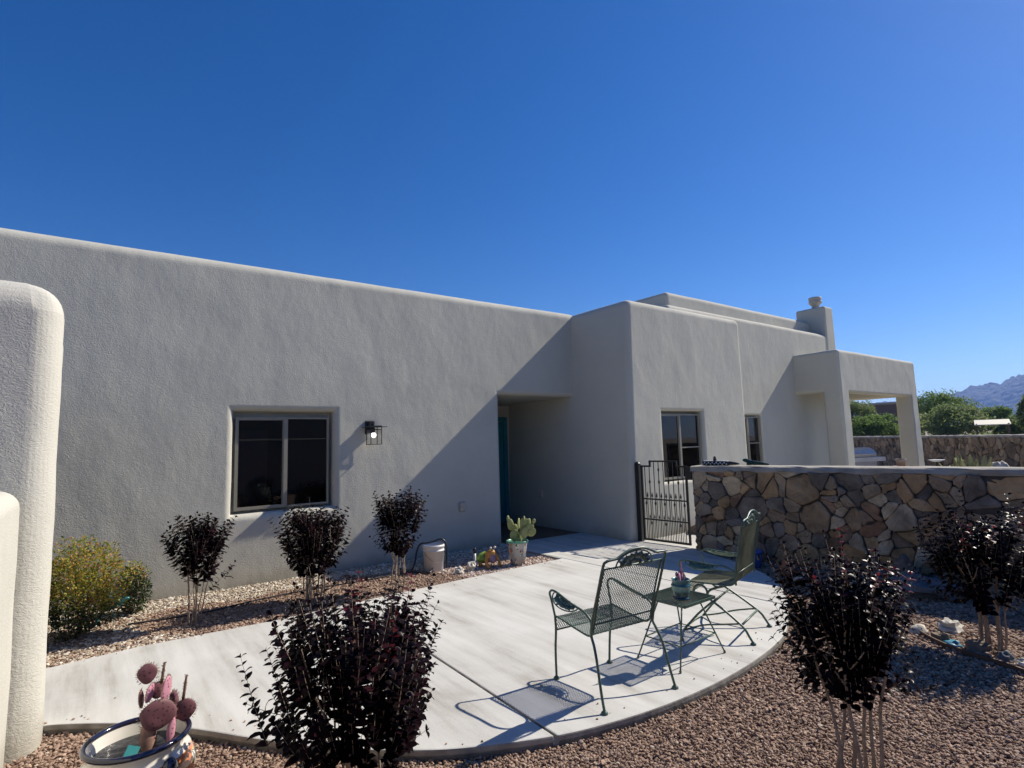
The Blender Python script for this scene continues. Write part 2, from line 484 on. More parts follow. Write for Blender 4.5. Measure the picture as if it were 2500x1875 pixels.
# ------------------------------------------------------------------ rectilinear stucco volumes
def stucco_volume(name, xs, ys, zs, solid, mat, parent=None, bev=0.11, wt=None, warp=None, step=0.45, disp=0.010):
    """marks cells of a grid solid and keeps the skin; round edges by a weighted bevel"""
    nx, ny, nz = len(xs) - 1, len(ys) - 1, len(zs) - 1
    occ = np.zeros((nx + 2, ny + 2, nz + 2), bool)
    for i in range(nx):
        for j in range(ny):
            for k in range(nz):
                occ[i + 1, j + 1, k + 1] = solid((xs[i] + xs[i + 1]) / 2, (ys[j] + ys[j + 1]) / 2, (zs[k] + zs[k + 1]) / 2)
    bm = bmesh.new()
    vd = {}
    def V(i, j, k):
        if (i, j, k) not in vd: vd[(i, j, k)] = bm.verts.new((xs[i], ys[j], zs[k]))
        return vd[(i, j, k)]
    for i in range(nx):
        for j in range(ny):
            for k in range(nz):
                if not occ[i + 1, j + 1, k + 1]: continue
                if not occ[i, j + 1, k + 1]: bm.faces.new((V(i, j, k), V(i, j, k + 1), V(i, j + 1, k + 1), V(i, j + 1, k)))
                if not occ[i + 2, j + 1, k + 1]: bm.faces.new((V(i + 1, j, k), V(i + 1, j + 1, k), V(i + 1, j + 1, k + 1), V(i + 1, j, k + 1)))
                if not occ[i + 1, j, k + 1]: bm.faces.new((V(i, j, k), V(i + 1, j, k), V(i + 1, j, k + 1), V(i, j, k + 1)))
                if not occ[i + 1, j + 2, k + 1]: bm.faces.new((V(i, j + 1, k), V(i, j + 1, k + 1), V(i + 1, j + 1, k + 1), V(i + 1, j + 1, k)))
                if not occ[i + 1, j + 1, k]: bm.faces.new((V(i, j, k), V(i, j + 1, k), V(i + 1, j + 1, k), V(i + 1, j, k)))
                if not occ[i + 1, j + 1, k + 2]: bm.faces.new((V(i, j, k + 1), V(i + 1, j, k + 1), V(i + 1, j + 1, k + 1), V(i, j + 1, k + 1)))
    bm.normal_update()
    lay = bm.edges.layers.float.new('bevel_weight_edge')
    for e in bm.edges:
        if len(e.link_faces) == 2 and e.calc_face_angle(0) > 0.5:
            c = (e.verts[0].co + e.verts[1].co) / 2
            d = (e.verts[1].co - e.verts[0].co).normalized()
            conv = e.is_convex
            e[lay] = wt(c, d, conv) if wt else (1.0 if conv else 0.0)
    if warp:
        for v in bm.verts: v.co = warp(v.co)
    me = bpy.data.meshes.new(name)
    bm.to_mesh(me); bm.free()
    me.polygons.foreach_set('use_smooth', [True] * len(me.polygons))
    me.materials.append(mat)
    o = bpy.data.objects.new(name, me)
    C.objects.link(o)
    if parent: o.parent = parent
    b = o.modifiers.new('bevel', 'BEVEL')
    b.width = bev; b.segments = 8; b.limit_method = 'WEIGHT'; b.use_clamp_overlap = True; b.harden_normals = False
    if disp:
        sd = o.modifiers.new('cut', 'SUBSURF'); sd.subdivision_type = 'SIMPLE'; sd.levels = 2; sd.render_levels = 2
        tx = bpy.data.textures.get('hand_plaster') or bpy.data.textures.new('hand_plaster', 'CLOUDS')
        tx.noise_scale = 0.55; tx.noise_depth = 1
        dp = o.modifiers.new('plaster', 'DISPLACE'); dp.texture = tx; dp.strength = disp; dp.mid_level = 0.5; dp.texture_coords = 'GLOBAL'
    wn_ = o.modifiers.new('normals', 'WEIGHTED_NORMAL'); wn_.keep_sharp = True; wn_.weight = 60
    return o

def cuts(a, b, fixed, step, margin):
    """grid positions: the fixed ones plus fill-ins that keep off them"""
    out = sorted(set([a, b] + list(fixed)))
    add = []
    for p, q in zip(out[:-1], out[1:]):
        n = int((q - p - 2 * margin) / step)
        if n >= 1:
            for i in range(n + 1): add.append(p + margin + (q - p - 2 * margin) * i / n)
    return sorted(set(out + add))

def wfun(top=1.0, vert=0.7, hole=0.45, holes=()):
    def f(c, d, conv):
        if not conv: return 0.0
        for (x0, x1, y, z0, z1) in holes:
            if abs(c.y - y) < 0.02 and x0 - 0.02 < c.x < x1 + 0.02 and z0 - 0.02 < c.z < z1 + 0.02: return hole
        if abs(d.z) > 0.9: return vert
        return top
    return f

# ------------------------------------------------------------------ HOUSE
house = thing('house', 'pale grey stucco adobe house with flat parapets and teal entry door', 'house', (3, 7.43, 0))
HO = Vector((3, 7.43, 0))
def hp(o):
    o.parent = house
    o.matrix_parent_inverse = Matrix.Translation(-HO)
    return o

W1 = (1.315, 2.545, 0.835, 2.085)     # window in the long wall
YF = 7.43
xs = cuts(-5.0, 7.08, [W1[0], W1[1], 5.27], 0.5, 0.16)
zs = cuts(-0.3, 3.955, [W1[2], W1[3], 2.395], 0.5, 0.16)
ys = [YF, YF + 0.20, 9.40, 12.0]
def solA(x, y, z):
    if W1[0] < x < W1[1] and W1[2] < z < W1[3] and y < YF + 0.20: return False
    if x > 5.27 and z < 2.395 and y < 9.40: return False
    return True
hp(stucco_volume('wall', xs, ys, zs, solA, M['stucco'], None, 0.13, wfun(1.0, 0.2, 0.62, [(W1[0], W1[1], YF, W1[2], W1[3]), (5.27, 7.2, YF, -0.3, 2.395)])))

W2 = (7.69, 8.84, 0.865, 2.07)
YB = 6.07
xs = cuts(6.845, 10.29, [W2[0], W2[1]], 0.5, 0.30)
zs = cuts(-0.3, 3.93, [W2[2], W2[3]], 0.5, 0.16)
def solB(x, y, z): return not (W2[0] < x < W2[1] and W2[2] < z < W2[3] and y < YB + 0.18)
def warpB(p):
    q = p.copy()
    if p.x < 6.9: q.x += 0.10 * max(0, p.z) / 3.93 + (-0.05 * max(0, 1 - p.z / 0.4) if p.y < 6.5 else 0)
    if p.x > 10.2: q.x -= 0.03 * p.z / 3.93
    return q
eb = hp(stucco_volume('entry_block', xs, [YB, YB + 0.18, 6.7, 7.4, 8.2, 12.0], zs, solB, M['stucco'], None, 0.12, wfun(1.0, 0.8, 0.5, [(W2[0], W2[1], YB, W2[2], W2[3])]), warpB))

W3 = (11.50, 12.56, 0.93, 2.08)
YC = 7.04
xs = cuts(9.30, 16.40, [W3[0], W3[1]], 0.6, 0.16)
zs = cuts(-0.3, 4.36, [W3[2], W3[3]], 0.6, 0.16)
def solC(x, y, z): return not (W3[0] < x < W3[1] and W3[2] < z < W3[3] and y < YC + 0.12)
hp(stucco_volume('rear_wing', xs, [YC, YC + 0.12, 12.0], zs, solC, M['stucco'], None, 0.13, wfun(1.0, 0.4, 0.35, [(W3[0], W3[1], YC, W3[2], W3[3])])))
hp(stucco_volume('upper_parapet', cuts(9.83, 16.30, [], 0.8, 0.16), [7.46, 12.2], [2.0, 4.2, 4.62, 4.80], lambda x, y, z: True, M['stucco'], None, 0.11, wfun(1, 0.6, 0)))
ch = hp(stucco_volume('chimney', [16.25, 16.45, 16.62, 16.79], [7.02, 7.2, 7.65, 7.83], [-0.3, 2, 3.5, 4.3, 5.0, 5.18], lambda x, y, z: True, M['stucco'], None, 0.06, wfun(1, 0.8, 0),
                   lambda p: Vector((p.x - 0.02 * max(0, p.z - 3) if p.x > 16.6 else p.x, p.y, p.z))))
m = MB()
m.lathe([(0.13, 5.15), (0.13, 5.22), (0.10, 5.24), (0.10, 5.29), (0.115, 5.30), (0.115, 5.32), (0.14, 5.33), (0.14, 5.345), (0.168, 5.355), (0.168, 5.43), (0.158, 5.437), (0.158, 5.455), (0.168, 5.462), (0.168, 5.53), (0.13, 5.535), (0.13, 5.45)], 28, (16.58, 7.40, 0))
cp = m.build('chimney_pot', simple('chimney_pot', (0.42, 0.39, 0.34), 0.8), ch, True)

# porch: posts, ring beam, ceiling
px = [14.27, 14.70, 18.78, 19.20]; py = [5.95, 6.38, 10.5, 11.0]; pz = [-0.3, 2.61, 2.95, 3.63]
def solP(x, y, z):
    ex = x < px[1] or x > px[2]; ey = y < py[1] or y > py[2]
    if z > pz[2]: return True
    if z > pz[1]: return ex or ey
    return ex and ey
xsP = cuts(px[0], px[3], px, 0.9, 0.14); ysP = cuts(py[0], py[3], py, 0.9, 0.14)
def warpP(p):
    q = p.copy()
    if abs(p.x - px[3]) < 0.01: q.x += 0.07 * (1 - p.z / 3.6)
    if abs(p.x - px[2]) < 0.01 and p.z < 1: q.x -= 0.02
    return q
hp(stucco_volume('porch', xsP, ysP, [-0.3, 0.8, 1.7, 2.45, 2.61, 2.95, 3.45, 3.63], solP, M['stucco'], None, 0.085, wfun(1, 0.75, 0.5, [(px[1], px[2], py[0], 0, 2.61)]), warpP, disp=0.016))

def window(x0, x1, z0, z1, y, split, curtain=None, transom=None, left_sash=True):
    """sliding window: frame, mullion, two panes, a blind behind"""
    root = MB()
    t = 0.022
    root.box(x0, x1, y, y + 0.05, z0, z0 + t); root.box(x0, x1, y, y + 0.05, z1 - t, z1)
    root.box(x0, x0 + t, y, y + 0.05, z0 + t, z1 - t); root.box(x1 - t, x1, y, y + 0.05, z0 + t, z1 - t)
    w = root.build('window', M['frame'])
    hp(w)
    f = MB()
    f.box(split - 0.024, split + 0.024, y - 0.006, y + 0.044, z0 + t, z1 - t)
    if left_sash:
        a, b_ = x0 + t, split - 0.024
        f.box(a, b_, y + 0.004, y + 0.034, z0 + t, z0 + t + 0.016); f.box(a, b_, y + 0.004, y + 0.034, z1 - t - 0.016, z1 - t)
        f.box(a, a + 0.016, y + 0.004, y + 0.034, z0 + t + 0.016, z1 - t - 0.016); f.box(b_ - 0.014, b_, y + 0.004, y + 0.034, z0 + t + 0.016, z1 - t - 0.016)
    fo = f.build('sash', M['frame'], w)
    for a, b_, dy in ((x0 + t, split - 0.03, 0.020), (split + 0.03, x1 - t, 0.030)):
        p = MB(); p.box(a, b_, y + dy, y + dy + 0.005, z0 + t, z1 - t); p.build('pane', M['glass'], w)
    bl = MB()
    zz = z0 + t
    while zz < z1 - t:
        bl.box(split + 0.03, x1 - t, y + 0.058, y + 0.062, zz, zz + 0.021); zz += 0.025
    bl.build('blind', M['blind'], w)
    if curtain:
        c = MB(); c.box(x0 + t, curtain, y + 0.060, y + 0.064, z0 + t, z1 - t - 0.14); c.build('curtain', M['curtain'], w)
    if transom:
        c = MB(); c.box(split + 0.03, x1 - t, y + 0.010, y + 0.022, transom, transom + 0.022); c.build('glazing_bar', M['frame'], w)
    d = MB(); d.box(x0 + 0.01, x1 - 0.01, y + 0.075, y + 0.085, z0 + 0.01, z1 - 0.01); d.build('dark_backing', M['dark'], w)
    return w
window(1.352, 2.498, 0.872, 2.012, YF + 0.09, 1.945, curtain=1.74)
window(7.715, 8.815, 0.895, 2.02, YB + 0.07, 8.235, curtain=8.0, transom=1.42)
window(11.53, 12.50, 0.96, 2.035, YC + 0.035, 12.0, transom=1.42)

# teal entry door in the recess's end wall
dr = MB(); dr.box(5.80, 6.70, 9.352, 9.392, 0.02, 2.03)
dro = hp(dr.build('front_door', M['teal_paint']))
tr = MB(); tr.box(5.70, 5.795, 9.33, 9.396, 0.0, 2.13); tr.box(6.705, 6.80, 9.33, 9.396, 0.0, 2.13); tr.box(5.798, 6.702, 9.33, 9.396, 2.04, 2.13)
tr.build('door_frame', M['teal_paint'], dro)
kn = MB(); kn.blob((5.88, 9.31, 1.0), (0.028, 0.03, 0.028)); kn.build('door_knob', simple('brass', (0.4, 0.28, 0.1), 0.3, 1.0), dro, True)
pn = MB()
for a in (5.90, 6.30):
    for z0, z1 in ((0.25, 0.95), (1.15, 1.85)): pn.box(a, a + 0.30, 9.344, 9.3525, z0, z1)
pn.build('door_panel', M['teal_paint'], dro)

def outlet(cx, cy, cz, nx):
    ob = MB()
    if nx: ob.box(cx - 0.035, cx, cy - 0.05, cy + 0.05, cz - 0.065, cz + 0.065)
    else: ob.box(cx - 0.055, cx + 0.055, cy - 0.035, cy, cz - 0.075, cz + 0.075)
    o = hp(ob.build('outlet_cover', simple('outlet_cover', (0.40, 0.35, 0.29), 0.4)))
    bv = o.modifiers.new('b', 'BEVEL'); bv.width = 0.018; bv.segments = 3
    l = MB()
    if nx: l.box(cx - 0.042, cx - 0.036, cy - 0.032, cy + 0.032, cz - 0.045, cz + 0.045)
    else: l.box(cx - 0.036, cx + 0.036, cy - 0.042, cy - 0.036, cz - 0.052, cz + 0.052)
    l.build('flap', simple('outlet_flap', (0.48, 0.44, 0.38), 0.35), o)
    o.children[0].matrix_parent_inverse = Matrix.Identity(4)
outlet(4.515, YF + 0.004, 0.65, False)
outlet(6.865, 8.36, 0.615, True)

# ------------------------------------------------------------------ gateway walls at the left
def pier(name, label, xs, ys, zs, bev, vert, warp=None):
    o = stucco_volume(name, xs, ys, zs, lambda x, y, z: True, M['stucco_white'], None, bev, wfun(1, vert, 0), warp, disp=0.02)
    tag(o, label, 'wall')
    return o
pier('gateway_wall', 'tall round-shouldered stucco wall end standing at the left, nearest the camera', [-4.0, -2.2, -0.95, -0.55, -0.20], [4.25, 4.44, 4.66], [-0.3, 0.5, 1.2, 1.9, 2.3, 2.655], 0.19, 0.75)
pier('gateway_wall', 'stucco gateway pier across the walkway, only its sunlit right edge showing', [-4.0, -2.2, -0.9, -0.5, -0.265], [5.71, 5.85, 6.02], [-0.3, 0.5, 1.2, 1.9, 2.3, 2.60], 0.10, 0.8)
pier('garden_wall', 'low white stucco wall lit full by the sun, lower left edge', [-0.66, -0.5, -0.335], [1.2, 2.2, 3.2, 4.24], [-0.3, 0.4, 1.0, 1.42], 0.10, 0.6)
o = stucco_volume('garden_wall', cuts(-4, 14, [3.5], 1.2, 0.2), [-7.3, -7.0], [-0.3, 1.0, 2.0, 2.25], lambda x, y, z: not (x > 3.5 and z > 2.0), M['stucco'], None, 0.08, wfun(1, 0.7, 0), disp=0)
tag(o, 'stepped low stucco wall mirrored faintly in the dark window glass', 'wall')

o = stucco_volume('house_wing', cuts(-12, 26, [], 3, 0.3), [-13.0, -10.0], [-0.3, 2.0, 3.7], lambda x, y, z: True, M['stucco'], None, 0.1, wfun(1, 0.7, 0), disp=0)
tag(o, 'plain tall stucco wing mirrored dark in the window glass', 'house')

# ------------------------------------------------------------------ GROUND
def sheet(name, poly, z, mat, kind='structure'):
    me = bpy.data.meshes.new(name)
    me.from_pydata([(x, y, z) for x, y in poly], [], [tuple(range(len(poly)))])
    me.materials.append(mat)
    o = bpy.data.objects.new(name, me); C.objects.link(o)
    o['kind'] = kind
    return o
sheet('ground', [(-9000, -9000), (9000, -9000), (9000, 9000), (-9000, 9000)], -0.20, M['desert'])
sheet('gravel_bed', [(-4, -6.9), (7.6, -6.9), (7.6, 7.6), (-4, 7.6)], -0.066, M['gravel_bed'])
sheet('courtyard_paving', [(7.02, 5.0), (7.50, 2.6), (16.6, 2.6), (16.6, 7.3), (7.02, 7.3)], -0.012, M['concrete'])
sheet('back_yard', [(7.12, 5.0), (8.62, -4.2), (9.4, -9), (60, -9), (60, 40), (7.12, 40)], -0.06, M['yard'])

near = [(-3.0, 4.55), (-2.0, 4.55), (-1.2, 4.55), (-0.7, 4.548), (-0.42, 4.542), (-0.22, 4.535), (-0.07, 4.45), (0.11, 4.31), (0.33, 4.11), (0.55, 3.84), (0.78, 3.52), (1.05, 3.18), (1.36, 2.89), (1.62, 2.70), (2.03, 2.50), (2.36, 2.40), (2.83, 2.325), (3.4, 2.31), (4.02, 2.37), (4.58, 2.50), (5.26, 2.82), (5.85, 3.19), (6.28, 3.62), (6.62, 4.15), (6.85, 4.75), (7.02, 5.05)]
near = [(p.x, p.y) for p in smooth_path([(x, y, 0) for x, y in near], 4)]
far = [(7.02, 9.36), (5.19, 9.36), (5.18, 5.93), (4.0, 5.90), (2.65, 5.83), (1.4, 5.745), (0.35, 5.78), (-0.29, 5.69), (-3.0, 5.65)]
outline = near + far

def clip(poly, a, b, c):
    """keep the side a*x+b*y >= c"""
    out = []
    for i, p in enumerate(poly):
        q = poly[(i + 1) % len(poly)]
        dp = a * p[0] + b * p[1] - c; dq = a * q[0] + b * q[1] - c
        if dp >= 0: out.append(p)
        if (dp >= 0) != (dq >= 0):
            t = dp / (dp - dq)
            out.append((p[0] + t * (q[0] - p[0]), p[1] + t * (q[1] - p[1])))
    return out
def line(p, q, off):
    dx, dy = q[0] - p[0], q[1] - p[1]
    L = math.hypot(dx, dy); nx, ny = dy / L, -dx / L      # points to +x when going up in y
    return nx, ny, nx * p[0] + ny * p[1] + off
J1 = ((5.30, 2.9), (5.215, 5.93)); J2 = ((2.075, 2.4), (2.19, 5.8)); J3 = ((5.2, 6.50), (5.20001, 9))
def slab(poly, name='patio', top=0.0, bot=-0.16, mats=None, bev=0.009):
    n = len(poly)
    me = bpy.data.meshes.new(name)
    F = [tuple(range(n, 2 * n))] + [(i, (i + 1) % n, n + (i + 1) % n, n + i) for i in range(n)]
    me.from_pydata([(x, y, bot) for x, y in poly] + [(x, y, top) for x, y in poly], [], F)
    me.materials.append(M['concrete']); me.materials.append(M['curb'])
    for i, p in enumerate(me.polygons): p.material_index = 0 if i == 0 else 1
    o = bpy.data.objects.new(name, me); C.objects.link(o)
    b = o.modifiers.new('b', 'BEVEL'); b.width = bev; b.segments = 2; b.limit_method = 'ANGLE'; b.angle_limit = R(60)
    o['kind'] = 'structure'
    return o
g = 0.007
a, b, c = line(*J2, -g); west = clip(outline, -a, -b, -c)
a, b, c = line(*J2, g); rest = clip(outline, a, b, c)
a, b, c = line(*J1, -g); mid = clip(rest, -a, -b, -c)
a, b, c = line(*J1, g); east = clip(rest, a, b, c)
for poly in (west, mid, east): slab(poly)
slab([(x, y) for x, y in outline], 'patio_base', -0.022, -0.17)

sheet('entry_floor', [(5.28, 7.38), (6.84, 7.30), (6.84, 9.34), (5.28, 9.34)], 0.004, simple('entry_tile', (0.13, 0.085, 0.06), 0.6, var=0.25, scale=4))

# ------------------------------------------------------------------ GRAVEL (uncountable: real crushed stones in one object per bed)
def inside(poly, X, Y):
    px_ = np.array([p[0] for p in poly]); py_ = np.array([p[1] for p in poly])
    r = np.zeros(len(X), bool)
    j = len(px_) - 1
    for i in range(len(px_)):
        c = ((py_[i] > Y) != (py_[j] > Y))
        with np.errstate(divide='ignore', invalid='ignore'):
            xi = (px_[j] - px_[i]) * (Y - py_[i]) / (py_[j] - py_[i] + 1e-12) + px_[i]
        r ^= c & (X < xi)
        j = i
    return r
_bm = bmesh.new(); bmesh.ops.create_icosphere(_bm, subdivisions=1, radius=1.0)
ICO_V = np.array([v.co[:] for v in _bm.verts]); ICO_F = np.array([[v.index for v in f.verts] for f in _bm.faces]); _bm.free()

def stones(name, X, Y, Z, size, mat, flat=0.62):
    n = len(X)
    nv = len(ICO_V)
    variants = []
    for k in range(24):
        v = ICO_V * (1 + RNG.uniform(-0.28, 0.28, (nv, 1)))
        variants.append(v)
    variants = np.array(variants)
    V = variants[RNG.integers(0, 24, n)].copy()
    V *= np.stack([size * RNG.uniform(0.75, 1.25, n), size * RNG.uniform(0.7, 1.1, n), size * flat * RNG.uniform(0.75, 1.2, n)], 1)[:, None, :]
    # random rotation: tilt about x, then spin about z
    t = RNG.uniform(-0.7, 0.7, n); a = RNG.uniform(0, 2 * np.pi, n)
    ct, st_, ca, sa = np.cos(t), np.sin(t), np.cos(a), np.sin(a)
    x, y, z = V[..., 0], V[..., 1], V[..., 2]
    y2 = y * ct[:, None] - z * st_[:, None]; z2 = y * st_[:, None] + z * ct[:, None]
    x3 = x * ca[:, None] - y2 * sa[:, None]; y3 = x * sa[:, None] + y2 * ca[:, None]
    P = np.stack([x3 + X[:, None], y3 + Y[:, None], z2 + Z[:, None]], 2).reshape(-1, 3)
    F = (ICO_F[None] + (np.arange(n) * nv)[:, None, None]).reshape(-1, 3)
    o = numpy_mesh(name, P, F, mat)
    o['kind'] = 'stuff'
    return o

def scatter(x0, x1, y0, y1, pitch):
    gx = np.arange(x0, x1, pitch); gy = np.arange(y0, y1, pitch)
    X, Y = np.meshgrid(gx, gy); X = X.ravel(); Y = Y.ravel()
    X = X + RNG.uniform(-0.5, 0.5, len(X)) * pitch; Y = Y + RNG.uniform(-0.5, 0.5, len(Y)) * pitch
    return X, Y
def stone_wall_x(y): return 7.0 + (5.02 - y) * 0.162
# front bed (pitch grows with distance from the camera)
parts = []
X, Y = scatter(-1.6, 7.9, -1.2, 4.7, 0.0138)
d = np.hypot(X, Y)
keep = ~inside(outline, X, Y) & (X < stone_wall_x(Y) - 0.0) & (d > 1.0)
az = np.degrees(np.arctan2(X, Y))
keep &= (az > -25) & (az < 100)
keep &= RNG.uniform(0, 1, len(X)) < np.clip(3.3 / d, 0.16, 1.0) ** 1.35
X, Y = X[keep], Y[keep]
d = np.hypot(X, Y)
sz = 0.0088 * np.clip(d / 3.4, 1, 2.0) * RNG.lognormal(0, 0.22, len(X))
stones('gravel', X, Y, -0.060 + RNG.uniform(-0.006, 0.012, len(X)), sz, M['stone_brown'])
print('front stones', len(X))
# back bed along the wall
X, Y = scatter(-0.9, 5.2, 5.6, 7.43, 0.0195)
keep = ~inside(outline, X, Y)
X, Y = X[keep], Y[keep]
edge = 6.93 + 0.06 * np.sin(X * 3.1) + 0.05 * np.sin(X * 7.7 + 1)
mixn = np.array([noise.noise(Vector((x * 1.3, y * 1.3, 0))) for x, y in zip(X, Y)])
left = (X < 0.55 + mixn * 0.4) & (RNG.uniform(0, 1, len(X)) < 0.45)
cream = ((Y > edge) & (RNG.uniform(0, 1, len(X)) < 0.92)) | left
pink = ~cream & ((X > 3.55 + mixn * 0.5) & (RNG.uniform(0, 1, len(X)) < 0.8))
brown = ~cream & ~pink
zz = -0.035 + RNG.uniform(-0.006, 0.01, len(X)) + np.clip((Y - 6.6) * 0.03, 0, 0.03)
sheet('planting_bed', [(-1.0, 5.6), (5.2, 5.6), (5.2, 7.6), (-1.0, 7.6)], -0.042, M['gravel_bed'])
for nm, k, mt, s_ in (('pale_gravel', cream, 'stone_cream', 0.0165), ('pink_gravel', pink, 'stone_pink', 0.0155), ('brown_gravel', brown, 'stone_brown', 0.0150)):
    stones(nm, X[k], Y[k], zz[k], 0.85 * s_ * RNG.lognormal(0, 0.25, int(k.sum())), M[mt])

# bits of gravel kicked onto the slab's rim
bits = [(p[0], p[1]) for p in near[6:90]]
bx = []; by = []
for k in range(70):
    p = bits[int(RNG.integers(0, len(bits)))]
    cx_, cy_ = 3.3, 6.0
    t_ = abs(RNG.normal(0, 0.035)) + 0.004
    bx.append(p[0] + (cx_ - p[0]) * t_); by.append(p[1] + (cy_ - p[1]) * t_)
for k in range(35):
    bx.append(RNG.uniform(-0.2, 5.1)); by.append(5.74 - abs(RNG.normal(0, 0.06)) + 0.02 * bx[-1])
bx = np.array(bx); by = np.array(by)
stones('stray_gravel', bx, by, np.full(len(bx), 0.003), 0.0055 * RNG.lognormal(0, 0.3, len(bx)), M['stone_brown'])

# ------------------------------------------------------------------ STONE WALLS
def voronoi(seeds, wts, x0, x1, y0, y1, near_r):
    cells = []
    for i, (sx, sy) in enumerate(seeds):
        poly = [(x0, y0), (x1, y0), (x1, y1), (x0, y1)]
        dd = np.hypot(seeds[:, 0] - sx, seeds[:, 1] - sy)
        for j in np.argsort(dd)[1:28]:
            if dd[j] > near_r: break
            ox, oy = seeds[j]
            a, b = sx - ox, sy - oy
            c = (sx * sx + sy * sy - ox * ox - oy * oy - wts[i] + wts[j]) / 2
            poly = clip(poly, a, b, c)
            if len(poly) < 3: break
        if len(poly) >= 3: cells.append(poly)
    return cells

def rubble_face(mb, place, L, Hh, n, seed, gap=0.0035, relief=0.03):
    """stones on a wall face; place(u, v, out) gives the point"""
    rng = np.random.default_rng(seed)
    S_ = []
    tries = 0
    while len(S_) < n and tries < n * 60:
        tries += 1
        p = (rng.uniform(0, L), rng.uniform(0, Hh)); rr = rng.choice([0.065, 0.13, 0.23, 0.33], p=[0.52, 0.24, 0.15, 0.09]) * math.sqrt(L * Hh / n) / 0.17
        if all((p[0] - q[0]) ** 2 + ((p[1] - q[1]) * 1.1) ** 2 > ((rr + q[2]) * 0.50) ** 2 for q in S_): S_.append((p[0], p[1], rr))
    seeds = np.array([(s[0], s[1]) for s in S_])
    wts = np.array([(s_[2] * 0.55) ** 2 for s_ in S_])
    for poly in voronoi(seeds, wts, 0, L, 0, Hh, 1.6):
        P = np.array(poly)
        cen = P.mean(0)
        # drop short edges, shrink, cut corners, roughen
        Q = [P[0]]
        for p in P[1:]:
            if np.hypot(*(p - Q[-1])) > 0.02: Q.append(p)
        P = np.array(Q)
        if len(P) < 3: continue
        rad = np.hypot(*(P - cen).T).mean()
        if rad < 0.03: continue
        P2 = []
        for i in range(len(P)):
            a, b, c = P[i - 1], P[i], P[(i + 1) % len(P)]
            k = rng.uniform(0.07, 0.20)
            P2 += [b + (a - b) * k, b + (c - b) * k]
        P = np.array(P2)
        P3 = []
        for i in range(len(P)):
            a, b = P[i], P[(i + 1) % len(P)]
            P3.append(a)
            if np.hypot(*(b - a)) > 0.06: P3.append((a + b) / 2 + rng.normal(0, 0.009, 2))
        P = np.array(P3)
        P = cen + (P - cen) * (1 - gap / max(rad, 0.05)) + rng.normal(0, 0.004, P.shape)
        out = relief * rng.uniform(0.35, 1.7)
        tilt = rng.normal(0, 0.10, 2)
        rings = []
        for sc, h in ((1.0, -0.03), (1.0, out * 0.5), (0.965, out * 0.85), (0.85, out), (0.45, out * 1.04)):
            for p in P:
                q = cen + (p - cen) * sc
                hh = h + (np.dot(q - cen, tilt) if h > 0 else 0) + (rng.normal(0, 0.004) if h > 0 else 0)
                rings.append(place(q[0], q[1], max(hh, -0.03)))
        k = len(P)
        V = rings + [place(cen[0], cen[1], out * 1.05)]
        F = []
        for r_ in range(4):
            for i in range(k):
                i2 = (i + 1) % k
                F.append((r_ * k + i, r_ * k + i2, (r_ + 1) * k + i2, (r_ + 1) * k + i))
        for i in range(k): F.append((4 * k + i, 4 * k + (i + 1) % k, 5 * k))
        mb.add(V, F)

M['rubble_far'] = island_mat('dull_wall_stones', [(0.0, (0.12, 0.095, 0.075)), (0.4, (0.19, 0.145, 0.105)), (0.75, (0.24, 0.18, 0.125)), (1.0, (0.30, 0.23, 0.165))], bump=0.02, bscale=20.0, nvar=0.4)
def stone_wall(name, label, p0, p1, height, thick, n, seed, loc_z=-0.12, endcap=True, relief=0.036, cap=0.062):
    """face looks to the left of p0 -> p1"""
    p0 = Vector((*p0, 0)); p1 = Vector((*p1, 0))
    L = (p1 - p0).length; dv = (p1 - p0) / L
    nl = Vector((-dv.y, dv.x, 0))
    root = thing(name, label, 'wall', p0)
    loc = lambda u, v, o: dv * u + nl * o + Vector((0, 0, v + loc_z))
    co = MB()
    hh = height - loc_z - cap
    c8 = [loc(u, v, o) for v in (0, hh) for (u, o) in ((0, 0), (L, 0), (L, -thick), (0, -thick))]
    co.add(c8, [(0, 1, 2, 3), (4, 7, 6, 5), (0, 4, 5, 1), (1, 5, 6, 2), (2, 6, 7, 3), (3, 7, 4, 0)])
    co.build('mortar_core', M['mortar'], root)
    st = MB()
    rubble_face(st, loc, L, hh, n, seed, relief=relief)
    if endcap:
        rubble_face(st, lambda u, v, o: dv * (L + o) - nl * u + Vector((0, 0, v + loc_z)), thick, hh, int(n * thick / L) + 4, seed + 1, relief=relief * 0.6)
    st.build('stonework', M['rubble'] if endcap else M['rubble_far'], root)
    cp_ = MB()
    rr = random.Random(seed)
    nseg = max(8, int(L / 0.16))
    V = []; F = []
    for i in range(nseg + 1):
        u = (L + 0.03) * i / nseg
        w = lambda s: rr.uniform(-s, s)
        for (o, v) in ((0.030, hh - 0.012), (0.036, hh + 0.012), (0.026, hh + cap - 0.012 + w(0.004)), (0.0, hh + cap + w(0.003)), (-thick + 0.0, hh + cap + w(0.003)), (-thick - 0.035, hh + 0.02), (-thick - 0.03, hh - 0.03)):
            V.append(loc(u, v + (w(0.014) if v < hh else w(0.004)), o + w(0.012)))
    for i in range(nseg):
        for k in range(6): F.append((i * 7 + k, (i + 1) * 7 + k, (i + 1) * 7 + k + 1, i * 7 + k + 1))
        F.append((i * 7 + 6, (i + 1) * 7 + 6, (i + 1) * 7, i * 7))
    F.append(tuple(range(6, -1, -1))); F.append(tuple(range(nseg * 7, nseg * 7 + 7)))
    cp_.add(V, F)
    cp_.build('cap', M['cap'], root, False)
    return root
